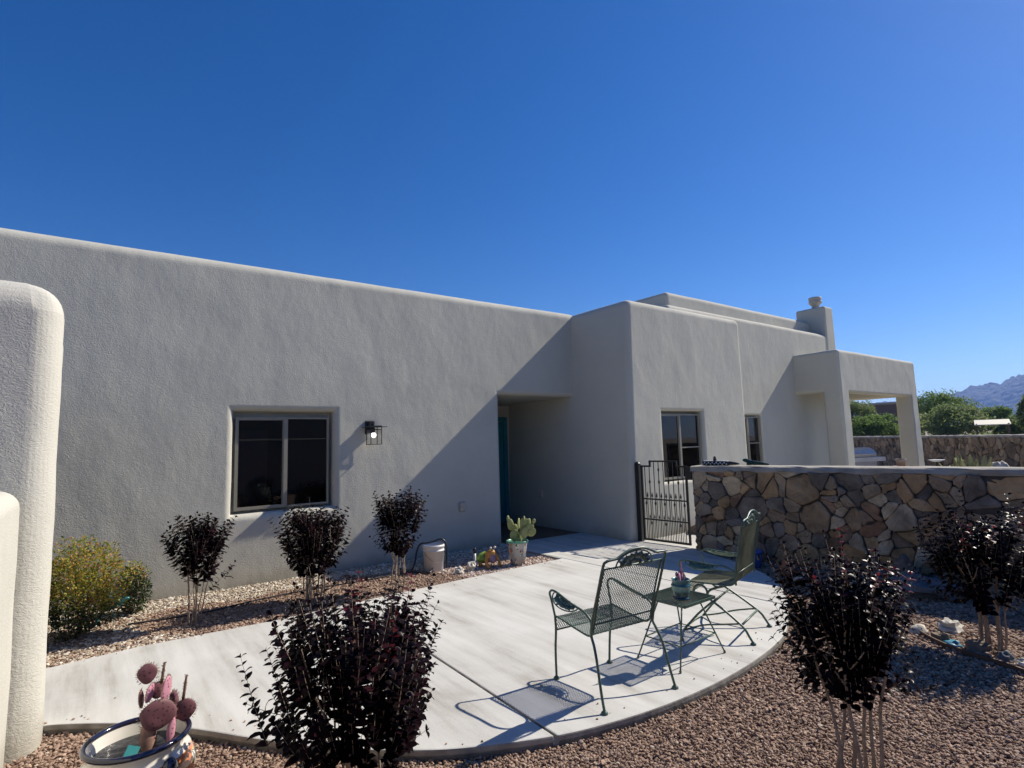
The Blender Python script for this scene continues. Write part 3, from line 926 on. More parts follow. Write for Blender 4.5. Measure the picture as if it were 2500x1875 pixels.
# near wall: face toward the patio (-x side)
stone_wall('stone_wall', 'rubble stone wall with mortar cap running right from the iron gate', (8.45, -4.2), (6.96, 5.00), 1.19, 0.34, 430, 5)
stone_wall('stone_wall', 'long rubble stone wall closing the yard, seen beyond the porch posts', (15.6, 0.2), (36.0, 17.5), 1.425, 0.35, 900, 9, endcap=False, relief=0.04)

# ------------------------------------------------------------------ IRON GATE
gate = thing('iron_gate', 'black wrought iron gate with stepped top rail and spear pickets', 'gate', (6.95, 6.03, 0), math.atan2(5.10 - 6.03, 0.085))
GL = math.hypot(0.93, 0.085)
m = MB(); m.box(-0.035, 0.035, -0.035, 0.035, -0.02, 1.20); m.lathe([(0.05, 1.20), (0.05, 1.212), (0.03, 1.235), (0.0, 1.245)], 12)
m.box(-0.075, -0.035, -0.012, 0.012, 1.05, 1.16)
m.build('hinge_post', M['black_iron'], gate)
m = MB()
t = 0.013
def bar(x0, x1, z0, z1, w=t): m.box(x0, x1, -w, w, z0, z1)
x0, x1 = 0.06, GL - 0.06
bar(x0, x0 + 0.03, 0.03, 1.185); bar(x1 - 0.03, x1, 0.03, 1.185)
bar(x0 + 0.031, x1 - 0.031, 0.03, 0.06)
a0, a1 = x0 + 0.16, x1 - 0.16
bar(x0 + 0.031, a0 - 0.001, 1.16, 1.185); bar(a1 + 0.001, x1 - 0.031, 1.16, 1.185); bar(a0, a0 + 0.025, 1.16, 1.262); bar(a1 - 0.025, a1, 1.16, 1.262); bar(a0 + 0.026, a1 - 0.026, 1.238, 1.262)
m.build('gate_frame', M['black_iron'], gate)
m = MB(); m.box(x0 + 0.031, x1 - 0.031, -0.006, 0.006, 0.655, 0.675); m.build('cross_rail', M['black_iron'], gate)
m = MB(); m.box(x0 + 0.031, x1 - 0.031, -0.006, 0.006, 0.345, 0.365); m.build('cross_rail', M['black_iron'], gate)
npk = 9
sp = (x1 - x0 - 0.06) / (npk + 0)
for i in range(npk):
    x = x0 + 0.03 + sp * (i + 0.5)
    top = 1.16 if (x < a0 or x > a1) else 1.238
    m = MB(); m.tube([(x, 0, 0.06), (x, 0, top)], 0.0068, 6)
    for kz in ([0.93] if i % 2 else [0.60]) + ([1.12] if i in (3, 5) else []) + ([0.30] if i % 3 == 1 else []):
        m.lathe([(0.0075, kz - 0.028), (0.015, kz - 0.010), (0.015, kz + 0.010), (0.0075, kz + 0.028)], 8, (x, 0, 0), False)
    m.build('picket', M['black_iron'], gate)
for i in range(npk - 1):
    x = x0 + 0.03 + sp * (i + 0.84)
    m = MB(); m.tube([(x, 0, 0.06), (x, 0, 0.70)], 0.0056, 6)
    m.lathe([(0.0065, 0.695), (0.017, 0.71), (0.011, 0.735), (0.001, 0.775)], 6, (x, 0, 0), False)
    m.build('spear_picket', M['black_iron'], gate)
for i in range(npk - 1):
    x = x0 + 0.03 + sp * (i + 1.18)
    m = MB(); m.tube([(x, 0, 0.06), (x, 0, 0.375)], 0.0050, 6)
    m.lathe([(0.0055, 0.372), (0.014, 0.385), (0.009, 0.405), (0.001, 0.44)], 6, (x, 0, 0), False)
    m.build('low_spear_picket', M['black_iron'], gate)
m = MB(); m.box(GL - 0.058, GL + 0.02, -0.02, 0.02, 0.98, 1.17); m.build('latch_plate', M['black_iron'], gate)

# ------------------------------------------------------------------ WALL LANTERN
lan = thing('wall_lantern', 'black box wall lantern with glass cage and glowing bulb beside the window', 'lantern', (3.045, YF, 1.76))
m = MB()
m.box(-0.075, 0.055, -0.030, 0.010, 0.012, 0.205)
o = m.build('back_plate', M['lantern_black'], lan); bv = o.modifiers.new('b', 'BEVEL'); bv.width = 0.015; bv.segments = 2
m = MB(); m.box(-0.045, 0.025, -0.10, -0.031, 0.125, 0.190); m.tube([(-0.01, -0.13, 0.16), (-0.01, -0.13, 0.118)], 0.02, 10); m.build('arm', M['lantern_black'], lan)
m = MB(); m.box(-0.135, 0.145, -0.265, -0.032, 0.106, 0.113); m.box(-0.085, 0.085, -0.215, -0.05, 0.1135, 0.128); m.build('cap', M['lantern_black'], lan)
m = MB()
cx0, cx1, cy0, cy1 = -0.075, 0.080, -0.215, -0.06
for (x, y) in ((cx0, cy0), (cx1, cy0), (cx0, cy1), (cx1, cy1)): m.box(x - 0.0042, x + 0.0042, y - 0.0042, y + 0.0042, -0.125, 0.104)
for z in (-0.131, 0.070):
    m.box(cx0 - 0.006, cx1 + 0.006, cy0 - 0.006, cy0 + 0.006, z, z + 0.008); m.box(cx0 - 0.006, cx1 + 0.006, cy1 - 0.006, cy1 + 0.006, z, z + 0.008)
    m.box(cx0 - 0.006, cx0 + 0.006, cy0 + 0.007, cy1 - 0.007, z, z + 0.008); m.box(cx1 - 0.006, cx1 + 0.006, cy0 + 0.007, cy1 - 0.007, z, z + 0.008)
m.build('cage', M['lantern_black'], lan)
em, ent, eb_, eln = mat_new('lit_bulb')
eb_.inputs['Emission Color'].default_value = (1, 0.97, 0.92, 1); eb_.inputs['Emission Strength'].default_value = 2.2; eb_.inputs['Base Color'].default_value = (0.8, 0.8, 0.8, 1)
bu = MB(); bu.blob((0.0, -0.13, 0.000), (0.033, 0.033, 0.038), 16, 10)
bo = bu.build('bulb', em, lan, True)
m = MB(); m.lathe([(0.020, 0.030), (0.017, 0.07), (0.017, 0.104)], 12, (0, -0.13, 0)); m.build('socket', M['lantern_black'], bo, True)
m = MB()
for (xa, xb, ya, yb) in ((cx0 + 0.007, cx1 - 0.007, cy0 - 0.001, cy0 + 0.001), (cx0 + 0.007, cx1 - 0.007, cy1 - 0.001, cy1 + 0.001), (cx0 - 0.001, cx0 + 0.001, cy0 + 0.007, cy1 - 0.007), (cx1 - 0.001, cx1 + 0.001, cy0 + 0.007, cy1 - 0.007)): m.box(xa, xb, ya, yb, -0.122, 0.068)
m.build('glass', M['clear'], lan)

# ------------------------------------------------------------------ PATIO FURNITURE
def mesh_panel(mb, P, W, L, px_=0.017, py_=0.026, r=0.0021):
    """expanded-metal diamonds: two families of slanted strands on the surface P(u in 0..W, s in 0..L)"""
    k = px_ / py_
    for sgn in (1, -1):
        c = -L * k if sgn > 0 else 0
        end = W if sgn > 0 else W + L * k
        while c < end:
            # strand u = c + sgn*k*s
            s0, s1 = 0.0, L
            if sgn > 0:
                s0 = max(0, -c / k); s1 = min(L, (W - c) / k)
            else:
                s0 = max(0, (c - W) / k); s1 = min(L, c / k)
            if s1 - s0 > 0.012:
                n = max(2, int((s1 - s0) / 0.035) + 1)
                mb.tube([P(c + sgn * k * (s0 + (s1 - s0) * i / n), s0 + (s1 - s0) * i / n) for i in range(n + 1)], r, 3)
            c += px_
def profile(pts):
    pts = [Vector(p) for p in pts]
    acc = [0]
    for a, b in zip(pts[:-1], pts[1:]): acc.append(acc[-1] + (b - a).length)
    def at(s):
        for i in range(len(pts) - 1):
            if s <= acc[i + 1] + 1e-9:
                t = (s - acc[i]) / (acc[i + 1] - acc[i])
                return pts[i].lerp(pts[i + 1], max(0, t))
        return pts[-1]
    return at, acc[-1]

def leaf_ornament(mb, center, ux, uz, rx, rz, n=9, seed=1, up=1):
    """cast vine leaves filling a half-moon in the plane (ux, uz)"""
    rr = random.Random(seed)
    nrm = ux.cross(uz).normalized()
    for i in range(n):
        a = math.pi * (i + 0.5) / n
        for rad, s in ((0.72, 1.0), (0.33, 0.9)):
            if rad < 0.5 and i % 2: continue
            c = center + ux * (math.cos(a) * rx * rad) + uz * (math.sin(a) * rz * rad * up)
            th = rr.uniform(0, math.pi)
            a1 = ux * math.cos(th) + uz * math.sin(th); a2 = nrm.cross(a1)
            ln_, wd = rr.uniform(0.020, 0.030) * s, rr.uniform(0.011, 0.016) * s
            V = []
            for k in range(8):
                q = 2 * math.pi * k / 8
                f = 1 + 0.22 * math.cos(3 * q)
                V.append(c + a1 * math.cos(q) * ln_ * f + a2 * math.sin(q) * wd * f)
            top = [v + nrm * 0.003 for v in V]; bot = [v - nrm * 0.003 for v in V]
            mb.add(top + bot, [tuple(range(8)), tuple(range(15, 7, -1))] + [(k, 8 + k, 8 + (k + 1) % 8, (k + 1) % 8) for k in range(8)])

HW = 0.245      # half width of the seat frame
PROF = [(0, 0.236, 0.330), (0, 0.246, 0.395), (0, 0.240, 0.414), (0, 0.222, 0.419), (0, 0.05, 0.396), (0, -0.085, 0.381), (0, -0.125, 0.386), (0, -0.150, 0.408), (0, -0.165, 0.45), (0, -0.222, 0.648), (0, -0.283, 0.815)]
def chair_body(root, rusty=False):
    fr = M['green_iron']
    at, L = profile(smooth_path(PROF, 5))
    mb = MB()
    mesh_panel(mb, lambda u, s: Vector((u - HW, 0, 0)) + at(s), 2 * HW, L)
    mb.build('mesh_seat', M['green_mesh_lit'] if not rusty else M['rust'], root)
    m = MB()
    for sx in (-1, 1):
        m.tube([Vector((sx * HW, 0, 0)) + at(L * i / 44) for i in range(45)], 0.0065, 7)
    for s in (0.0, L): m.tube([Vector((-HW, 0, 0)) + at(s), Vector((HW, 0, 0)) + at(s)], 0.0055, 6)
    lo = L * 0.60
    m.tube([Vector((-HW, 0, 0)) + at(lo), Vector((HW, 0, 0)) + at(lo)], 0.005, 6)
    m.build('seat_frame', fr, root, True)
    # outer back posts, rounded shoulders and the arched crest
    post = [(-0.262, -0.155, 0.385), (-0.266, -0.178, 0.50), (-0.266, -0.236, 0.66), (-0.264, -0.297, 0.835), (-0.250, -0.310, 0.865), (-0.215, -0.313, 0.872), (-0.165, -0.316, 0.876), (-0.125, -0.318, 0.893), (-0.065, -0.320, 0.914), (0, -0.321, 0.920)]
    full = post + [(-x, y, z) for x, y, z in reversed(post[:-1])]
    m = MB(); m.tube(smooth_path(full, 4), 0.0085, 8)
    m.build('back_frame', fr, root, True)
    m = MB()
    arc = [(-0.155 * math.cos(math.pi * i / 14), -0.289 - 0.026 * math.sin(math.pi * i / 14), 0.818 + 0.088 * math.sin(math.pi * i / 14)) for i in range(15)]
    m.tube(arc, 0.005, 6)
    leaf_ornament(m, Vector((0, -0.290, 0.818)), Vector((1, 0, 0)), Vector((0, -0.28, 0.96)), 0.15, 0.083, 13, 3)
    m.build('crest', fr, root, True)
    for sx in (-1, 1):
        m = MB()
        arm = smooth_path([(sx * 0.25, 0.236, 0.405), (sx * 0.256, 0.268, 0.520), (sx * 0.262, 0.278, 0.562), (sx * 0.264, 0.252, 0.588), (sx * 0.266, 0.19, 0.588), (sx * 0.270, 0.03, 0.552), (sx * 0.270, -0.095, 0.530), (sx * 0.266, -0.158, 0.49), (sx * 0.262, -0.165, 0.43)], 5)
        m.tube(arm, 0.0078, 8)
        ar = m.build('armrest', fr, root, True)
        m = MB()
        a = Vector((sx * 0.266, 0.215, 0.585)); b = Vector((sx * 0.27, -0.045, 0.537))
        ux = (b - a).normalized(); cen = (a + b) / 2
        uz = Vector((sx * 0.80, 0, -0.60)); uz = (uz - ux * uz.dot(ux)).normalized()
        rx = (b - a).length / 2
        m.tube([cen + ux * rx * math.cos(math.pi * i / 14) + uz * 0.068 * math.sin(math.pi * i / 14) for i in range(15)], 0.0045, 6)
        leaf_ornament(m, cen, ux, uz, rx * 0.95, 0.062, 11, 5 + sx)
        m.build('leaf_panel', M['green_leafwork_lit'], ar, True)

def foot(parent, p, fr):
    m = MB(); m.lathe([(0.010, 0.0), (0.022, 0.002), (0.022, 0.008), (0.014, 0.016), (0.0085, 0.022)], 12, p); m.build('foot', fr, parent, True)

ch1 = thing('patio_chair', 'green wrought iron armchair with mesh seat on four legs, standing nearest the slab edge', 'chair', (2.775, 2.742, 0), -math.atan2(0.086, 0.996))
chair_body(ch1)
for sx in (-1, 1):
    m = MB(); m.tube(smooth_path([(sx * 0.252, 0.238, 0.41), (sx * 0.250, 0.236, 0.33), (sx * 0.243, 0.258, 0.20), (sx * 0.236, 0.268, 0.012)], 5), 0.0082, 8)
    lg = m.build('leg', M['green_iron'], ch1, True); foot(lg, (sx * 0.236, 0.268, 0), M['green_iron'])
    m = MB(); m.tube(smooth_path([(sx * 0.264, -0.166, 0.47), (sx * 0.262, -0.155, 0.40), (sx * 0.268, -0.185, 0.345), (sx * 0.280, -0.222, 0.26), (sx * 0.292, -0.265, 0.10), (sx * 0.297, -0.292, 0.012)], 5), 0.0085, 8)
    lg = m.build('leg', M['green_iron'], ch1, True); foot(lg, (sx * 0.297, -0.292, 0), M['green_iron'])

ch2 = thing('rocking_chair', 'green wrought iron spring rocker with looped rod base and faded mesh back', 'chair', (4.277, 2.852, 0), math.atan2(0.272, 0.962))
chair_body(ch2, True)
TL = Matrix.Rotation(R(-8), 4, 'X')
for o in ch2.children:
    o.rotation_euler = (R(-8), 0, 0)
    o.location = Vector((0, 0, 0.38)) - (TL @ Vector((0, 0, 0.38))) + Vector((0, -0.035, 0.028))
for sx in (-1, 1):
    x = sx * 0.215
    m = MB()
    # rear foot, up the long slanted rod, round the spring loop, back under the seat
    pth = [(sx * 0.25, -0.285, 0.012), (sx * 0.248, -0.255, 0.06), (sx * 0.24, -0.215, 0.115), (sx * 0.225, -0.09, 0.205), (x, 0.06, 0.295)]
    lp = [(x, 0.115 + 0.055 * math.sin(q), 0.335 - 0.055 * math.cos(q)) for q in np.linspace(-0.5, 1.65 * math.pi, 16)]
    pth = smooth_path(pth + lp + [(x, 0.03, 0.362), (x, -0.09, 0.408)], 4)
    m.tube(pth, 0.0095, 8)
    rk = m.build('spring_rod', M['green_iron'], ch2, True)
    foot(rk, (sx * 0.25, -0.285, 0), M['green_iron'])
    m = MB(); m.tube(smooth_path([(x, 0.02, 0.27), (sx * 0.225, 0.14, 0.16), (sx * 0.235, 0.235, 0.05), (sx * 0.225, 0.262, 0.014)], 4), 0.0085, 8)
    m.tube(smooth_path([(sx * 0.24, -0.18, 0.135), (sx * 0.225, -0.02, 0.10), (sx * 0.18, 0.12, 0.06), (sx * 0.225, 0.255, 0.016)], 4), 0.007, 7)
    m.build('leg', M['green_iron'], ch2, True)
for pth in ([(-0.24, -0.20, 0.125), (0.24, -0.20, 0.125)], smooth_path([(-0.225, 0.262, 0.014), (-0.12, 0.285, 0.012), (0.12, 0.285, 0.012), (0.225, 0.262, 0.014)], 4), [(-0.215, -0.09, 0.408), (0.215, -0.09, 0.408)], [(-0.215, 0.02, 0.268), (0.215, 0.02, 0.268)]):
    m = MB(); m.tube(pth, 0.0085, 8); m.build('cross_bar', M['green_iron'], ch2, True)

tb = thing('side_table', 'small square green mesh-top iron table between the two chairs', 'table', (3.53, 2.735, 0), R(1.5))
TH = 0.425; T2 = 0.185
m = MB(); mesh_panel(m, lambda u, s: Vector((u - T2, s - T2, TH)), 2 * T2, 2 * T2); m.build('mesh_top', M['green_mesh_lit'], tb)
m = MB()
for (a, b) in (((-T2, -T2), (T2, -T2)), ((T2, -T2), (T2, T2)), ((T2, T2), (-T2, T2)), ((-T2, T2), (-T2, -T2))):
    x0_, x1_ = min(a[0], b[0]) - 0.004, max(a[0], b[0]) + 0.004; y0_, y1_ = min(a[1], b[1]) - 0.004, max(a[1], b[1]) + 0.004
    m.box(x0_, x1_, y0_, y1_, TH - 0.016, TH + 0.004)
m.build('top_frame', M['green_iron'], tb)
for (sx, sy) in ((-1, -1), (1, -1), (1, 1), (-1, 1)):
    m = MB(); m.tube([(sx * 0.10, sy * 0.10, TH - 0.012), (sx * 0.272, sy * 0.182, 0.012)], 0.006, 7); m.lathe([(0.006, 0), (0.009, 0.004), (0.009, 0.012), (0.006, 0.02)], 10, (sx * 0.273, sy * 0.182, 0))
    m.build('leg', M['green_iron'], tb, True)
m = MB()
f_ = 0.15; lx, ly = 0.10 + 0.172 * (1 - f_ / TH), 0.10 + 0.082 * (1 - f_ / TH)
m.tube([(-lx, -ly, f_), (-lx, ly, f_), (lx, ly, f_), (lx, -ly, f_), (-lx, -ly, f_)], 0.005, 6)
m.tube([(-lx, -ly, f_), (0, 0, f_), (lx, ly, f_)], 0.004, 6)
m.build('stretcher', M['green_iron'], tb, True)

def ring_mat(name, bands, rough=0.25):
    """glazed bands by height (object z)"""
    m, nt, b, ln = mat_new(name)
    b.inputs['Roughness'].default_value = rough
    b.inputs['Coat Weight'].default_value = 0.5
    tc = N(nt, 'ShaderNodeTexCoord'); sx = N(nt, 'ShaderNodeSeparateXYZ'); ln.new(tc.outputs['Object'], sx.inputs[0])
    nz = N(nt, 'ShaderNodeTexNoise', Scale=18.0, Detail=4.0); ln.new(tc.outputs['Object'], nz.inputs['Vector'])
    ad = N(nt, 'ShaderNodeMath', operation='MULTIPLY_ADD'); ad.inputs[1].default_value = 0.02
    ln.new(nz.outputs['Fac'], ad.inputs[0]); ln.new(sx.outputs['Z'], ad.inputs[2])
    ml = N(nt, 'ShaderNodeMath', operation='MULTIPLY'); ml.inputs[1].default_value = 2.0; ln.new(ad.outputs[0], ml.inputs[0])
    rp = ramp(nt, bands); ln.new(ml.outputs[0], rp.inputs['Fac']); ln.new(rp.outputs['Color'], b.inputs['Base Color'])
    return m
tp = thing('flower_pot', 'small teal glazed pot with pink cactus on the mesh table', 'flower pot', (3.47, 2.66, TH + 0.005))
m = MB(); m.lathe([(0.052, 0.0), (0.060, 0.004), (0.060, 0.016), (0.046, 0.017), (0.053, 0.03), (0.066, 0.075), (0.070, 0.098), (0.072, 0.100), (0.067, 0.106), (0.064, 0.112), (0.064, 0.140), (0.066, 0.143), (0.060, 0.143), (0.058, 0.125)], 32)
m.lathe([(0.059, 0.122), (0.03, 0.126), (0.0, 0.127)], 24, (0, 0, 0), False)
m.build('pot', ring_mat('teal_glaze', [(0.02, (0.008, 0.035, 0.05)), (0.12, (0.01, 0.055, 0.07)), (0.16, (0.13, 0.27, 0.25)), (0.21, (0.20, 0.33, 0.29)), (0.225, (0.02, 0.10, 0.12)), (0.3, (0.05, 0.17, 0.17))]), tp, True)
m = MB(); m.blob((-0.015, 0.0, 0.150), (0.030, 0.012, 0.040), 10, 8, Matrix.Rotation(0.5, 3, 'Z')); m.blob((0.002, 0.006, 0.175), (0.018, 0.010, 0.028), 10, 8); m.blob((0.016, 0, 0.20), (0.006, 0.006, 0.065), 8, 8); m.blob((0.042, 0.004, 0.15), (0.007, 0.007, 0.034), 8, 8); m.blob((-0.03, 0.01, 0.178), (0.013, 0.008, 0.018), 8, 6)
m.build('cactus', M['pink_pad'], tp, True)

# ------------------------------------------------------------------ CREPE MYRTLE SHRUBS
LEAF_ST = []
def leaf_shape(curl=1.0):
    """a folded leaf that bows over; along +x, normal +z"""
    V = []; F = []
    ts = [0.0, 0.22, 0.48, 0.75, 1.0]; ws = [0.02, 0.27, 0.335, 0.24, 0.01]
    for t, w in zip(ts, ws):
        z = 0.10 * t - 0.42 * curl * t * t
        x = t * (1 - 0.12 * curl * t)
        V += [(x, -w, z + 0.07), (x, 0, z), (x, w, z + 0.07)]
    for i in range(4):
        for k in range(2): F.append((i * 3 + k, (i + 1) * 3 + k, (i + 1) * 3 + k + 1, i * 3 + k + 1))
    return np.array(V), np.array(F)
LV, LF = leaf_shape()

def leaves_mesh(name, pos, dirs, ups, size, mat, parent, shape=None):
    """pos, dirs (leaf axis), ups (n,3), size (n,)"""
    LV_, LF_ = shape if shape else (LV, LF)
    d = dirs / np.linalg.norm(dirs, axis=1, keepdims=True)
    s = np.cross(ups, d); s /= np.maximum(np.linalg.norm(s, axis=1, keepdims=True), 1e-6)
    u = np.cross(d, s)
    P = pos[:, None] + size[:, None, None] * (LV_[None, :, 0:1] * d[:, None] + LV_[None, :, 1:2] * s[:, None] + LV_[None, :, 2:3] * u[:, None])
    F = (LF_[None] + (np.arange(len(pos)) * len(LV_))[:, None, None]).reshape(-1, LF_.shape[1])
    return numpy_mesh(name, P.reshape(-1, 3), F, mat, parent, True)

def myrtle(label, loc, rx, ztop, zbot, nshoot, leaf, stems, seed, stem_r=0.007, lean=(0, 0), extra=(), tips=0.08, group='crepe myrtle shrubs', base_r=0.07, ry=None):
    rng = np.random.default_rng(seed)
    root = thing('crepe_myrtle', label, 'shrub', loc, 0, group)
    ry = ry or rx
    zc = (ztop + zbot) / 2; rz = (ztop - zbot) / 2
    ends = []
    for i in range(stems):
        a = 2 * math.pi * (i + rng.uniform(-0.3, 0.3)) / stems
        q = rng.uniform(0.25, 0.75)
        base = Vector((math.cos(a) * base_r * rng.uniform(0.3, 1.0), math.sin(a) * base_r * rng.uniform(0.3, 1), -0.03))
        top = Vector((math.cos(a) * rx * q + lean[0], math.sin(a) * ry * q + lean[1], zc + rng.uniform(0.0, 0.35) * rz))
        midp = base.lerp(top, 0.5) + Vector((rng.normal(0, 0.02), rng.normal(0, 0.02), 0)) - Vector((math.cos(a), math.sin(a), 0)) * rx * 0.10
        m = MB()
        pth = smooth_path([base, base.lerp(midp, 0.5) + Vector((rng.normal(0, 0.012), rng.normal(0, 0.012), 0)), midp, midp.lerp(top, 0.5) + Vector((rng.normal(0, 0.015), rng.normal(0, 0.015), 0)), top], 4)
        m.tube(pth, [stem_r * (1 - 0.6 * k / (len(pth) - 1)) for k in range(len(pth))], 6)
        # a couple of side twigs
        for _ in range(2):
            k = rng.integers(len(pth) // 2, len(pth) - 2)
            p = pth[k]; e = p + Vector((rng.uniform(-0.45, 0.45) * rx, rng.uniform(-0.45, 0.45) * ry, rng.uniform(0.3, 0.8) * rz))
            m.tube([p, p.lerp(e, 0.5) + Vector((0, 0, -0.01)), e], [stem_r * 0.5, stem_r * 0.4, stem_r * 0.2], 5)
        m.build('stem', M['bark'], root, True)
        ends.append(top)
    pos = []; dirs = []; ups = []; size = []; red = []
    tw = MB()
    def shoot(p, d, length, lf, isred):
        d = d.normalized()
        n = max(3, int(length / (lf * 0.42)))
        side = d.cross(Vector((rng.normal(), rng.normal(), 0.2))).normalized()
        bend = Vector((0, 0, 0.15))
        pts = []
        for k in range(n + 1):
            t = k / n
            q = p + d * length * t + bend * length * t * t
            pts.append(q)
            side = Matrix.Rotation(1.57 + rng.normal(0, 0.35), 3, d) @ side
            for sg in (1, -1):
                if rng.uniform() < 0.10: continue
                l = lf * (1.05 - 0.5 * t) * rng.uniform(0.75, 1.2)
                ld = (side * sg + d * rng.uniform(0.35, 0.75) + Vector((0, 0, 0.15)))
                pos.append(q[:]); dirs.append(ld[:]); ups.append((d * 1.0 + Vector((0, 0, 0.3)))[:]); size.append(l); red.append(isred and t > 0.35)
        pos.append(pts[-1][:]); dirs.append(d[:]); ups.append(side[:]); size.append(lf * 0.36); red.append(isred)
        tw.tube(pts, [0.0022 * (1 - 0.6 * k / n) for k in range(n + 1)], 3)
    for i in range(nshoot):
        # upright leafy shoots: they start all through the crown and run up and out to a ragged shell
        a = rng.uniform(0, 2 * math.pi); q = math.sqrt(rng.uniform(0, 1))
        hgt = -1.0 + 1.64 * rng.uniform() ** 0.72
        wid = math.sqrt(max(0.05, 1 - (0.75 * hgt) ** 2)) * (1.0 if hgt > -0.3 else 1.0 + 0.42 * (hgt + 0.3))
        wob = 1 + 0.45 * noise.noise(Vector((math.cos(a) * 1.4, math.sin(a) * 1.4, hgt + seed * 3.7)))
        p = Vector((math.cos(a) * rx * q * 0.84 * wid * wob + lean[0], math.sin(a) * ry * q * 0.84 * wid * wob + lean[1], zc + hgt * rz))
        d = Vector((math.cos(a), math.sin(a), 0)) * (0.10 + 0.62 * q * rng.uniform(0.4, 1.1)) + Vector((rng.normal(0, 0.10), rng.normal(0, 0.10), 1.0))
        if hgt < -0.5: d.z *= rng.uniform(0.25, 0.9)
        # length to the envelope, with some stragglers past it
        lim = rng.choice([0.74, 0.95, 1.26], p=[0.52, 0.31, 0.17])
        dn = d.normalized(); ln_ = 0.08
        while ln_ < 0.85 * rz:
            e = p + dn * ln_
            if ((e.x - lean[0]) / rx) ** 2 + ((e.y - lean[1]) / ry) ** 2 + ((e.z - zc) / rz) ** 2 > (lim * wob) ** 2: break
            ln_ += 0.02
        shoot(p, d, max(ln_, lf_min(leaf)), leaf, (hgt > 0.1 and rng.uniform() < tips))
    for (p, d, l) in extra: shoot(Vector(p), Vector(d), l, leaf, False)
    tw.build('twigs', M['bark'], root, True)
    pos, dirs, ups, size, red = map(np.array, (pos, dirs, ups, size, red))
    fo = leaves_mesh('foliage', pos, dirs, ups, size, M['purple_leaf'], root)
    if red.any():
        fo.data.materials.append(M['red_leaf'])
        fo.data.polygons.foreach_set('material_index', np.repeat(red.astype(np.int32), len(LF)))
    return root
def lf_min(l): return l * 2.2

# camera-side direction helpers: lateral (to the right as seen from the camera)
def lat(x, y): L = math.hypot(x, y); return Vector((y / L, -x / L, 0))
l = lat(0.8, 6.24)
myrtle('dark purple crepe myrtle left of the window, a sprig leaning right', (0.806, 6.243, -0.03), 0.255, 0.95, 0.36, 115, 0.072, 8, 1, 0.0065, extra=[(tuple(l * 0.12 + Vector((0, 0, 0.30))), tuple(l * 0.9 + Vector((0, 0, 0.8))), 0.24), (tuple(l * 0.25 + Vector((0, 0, 0.40))), tuple(l * 0.5 + Vector((0, 0, 0.7))), 0.14), (tuple(l * 0.14 + Vector((0, 0, 0.72))), tuple(l * 0.5 + Vector((0, 0, 0.8))), 0.22), (tuple(l * -0.12 + Vector((0, 0, 0.78))), tuple(l * -0.1 + Vector((0, 0, 0.8))), 0.20)], tips=0.0)
myrtle('broad dark purple crepe myrtle standing before the window sill', (1.92, 6.26, -0.03), 0.36, 0.95, 0.26, 205, 0.072, 13, 2, 0.0075, tips=0.03, base_r=0.13)
myrtle('slim dark purple crepe myrtle just left of the white bucket', (2.78, 5.99, -0.03), 0.27, 1.06, 0.38, 125, 0.072, 8, 3, 0.0075, tips=0.0, base_r=0.08)
l4 = lat(1.0, 2.6)
myrtle('dark purple crepe myrtle in the front centre, hiding part of the patio joint', (0.997, 2.626, -0.08), 0.40, 0.97, 0.20, 255, 0.060, 10, 4, 0.0075, extra=[(tuple(l4 * -0.30 + Vector((0, 0, 0.50))), tuple(l4 * -1.0 + Vector((0, 0, 0.30))), 0.16), (tuple(l4 * -0.27 + Vector((0, 0, 0.22))), tuple(l4 * -1.0 + Vector((0, 0, 0.35))), 0.14), (tuple(l4 * 0.30 + Vector((0, 0, 0.62))), tuple(l4 * 0.5 + Vector((0, 0, 0.8))), 0.20)], tips=0.03, base_r=0.12)
l5 = lat(3.0, 1.32)
myrtle('dark red-tipped crepe myrtle on tall bare stems at the right front', (3.013, 1.324, -0.08), 0.29, 1.05, 0.36, 215, 0.056, 7, 5, 0.0105, extra=[(tuple(l5 * -0.22 + Vector((0, 0, 0.50))), tuple(l5 * -0.6 + Vector((0, 0, 0.5))), 0.16), (tuple(l5 * -0.20 + Vector((0, 0, 0.40))), tuple(l5 * -0.8 + Vector((0, 0, 0.4))), 0.12), (tuple(l5 * 0.2 + Vector((0, 0, 0.46))), tuple(l5 * 0.9 + Vector((0, 0, 0.2))), 0.16)], tips=0.16, base_r=0.16)
myrtle('dark purple crepe myrtle before the stone wall at the far right', (5.50, 1.41, -0.08), 0.37, 0.99, 0.28, 190, 0.064, 10, 6, 0.0095, tips=0.08, base_r=0.10)

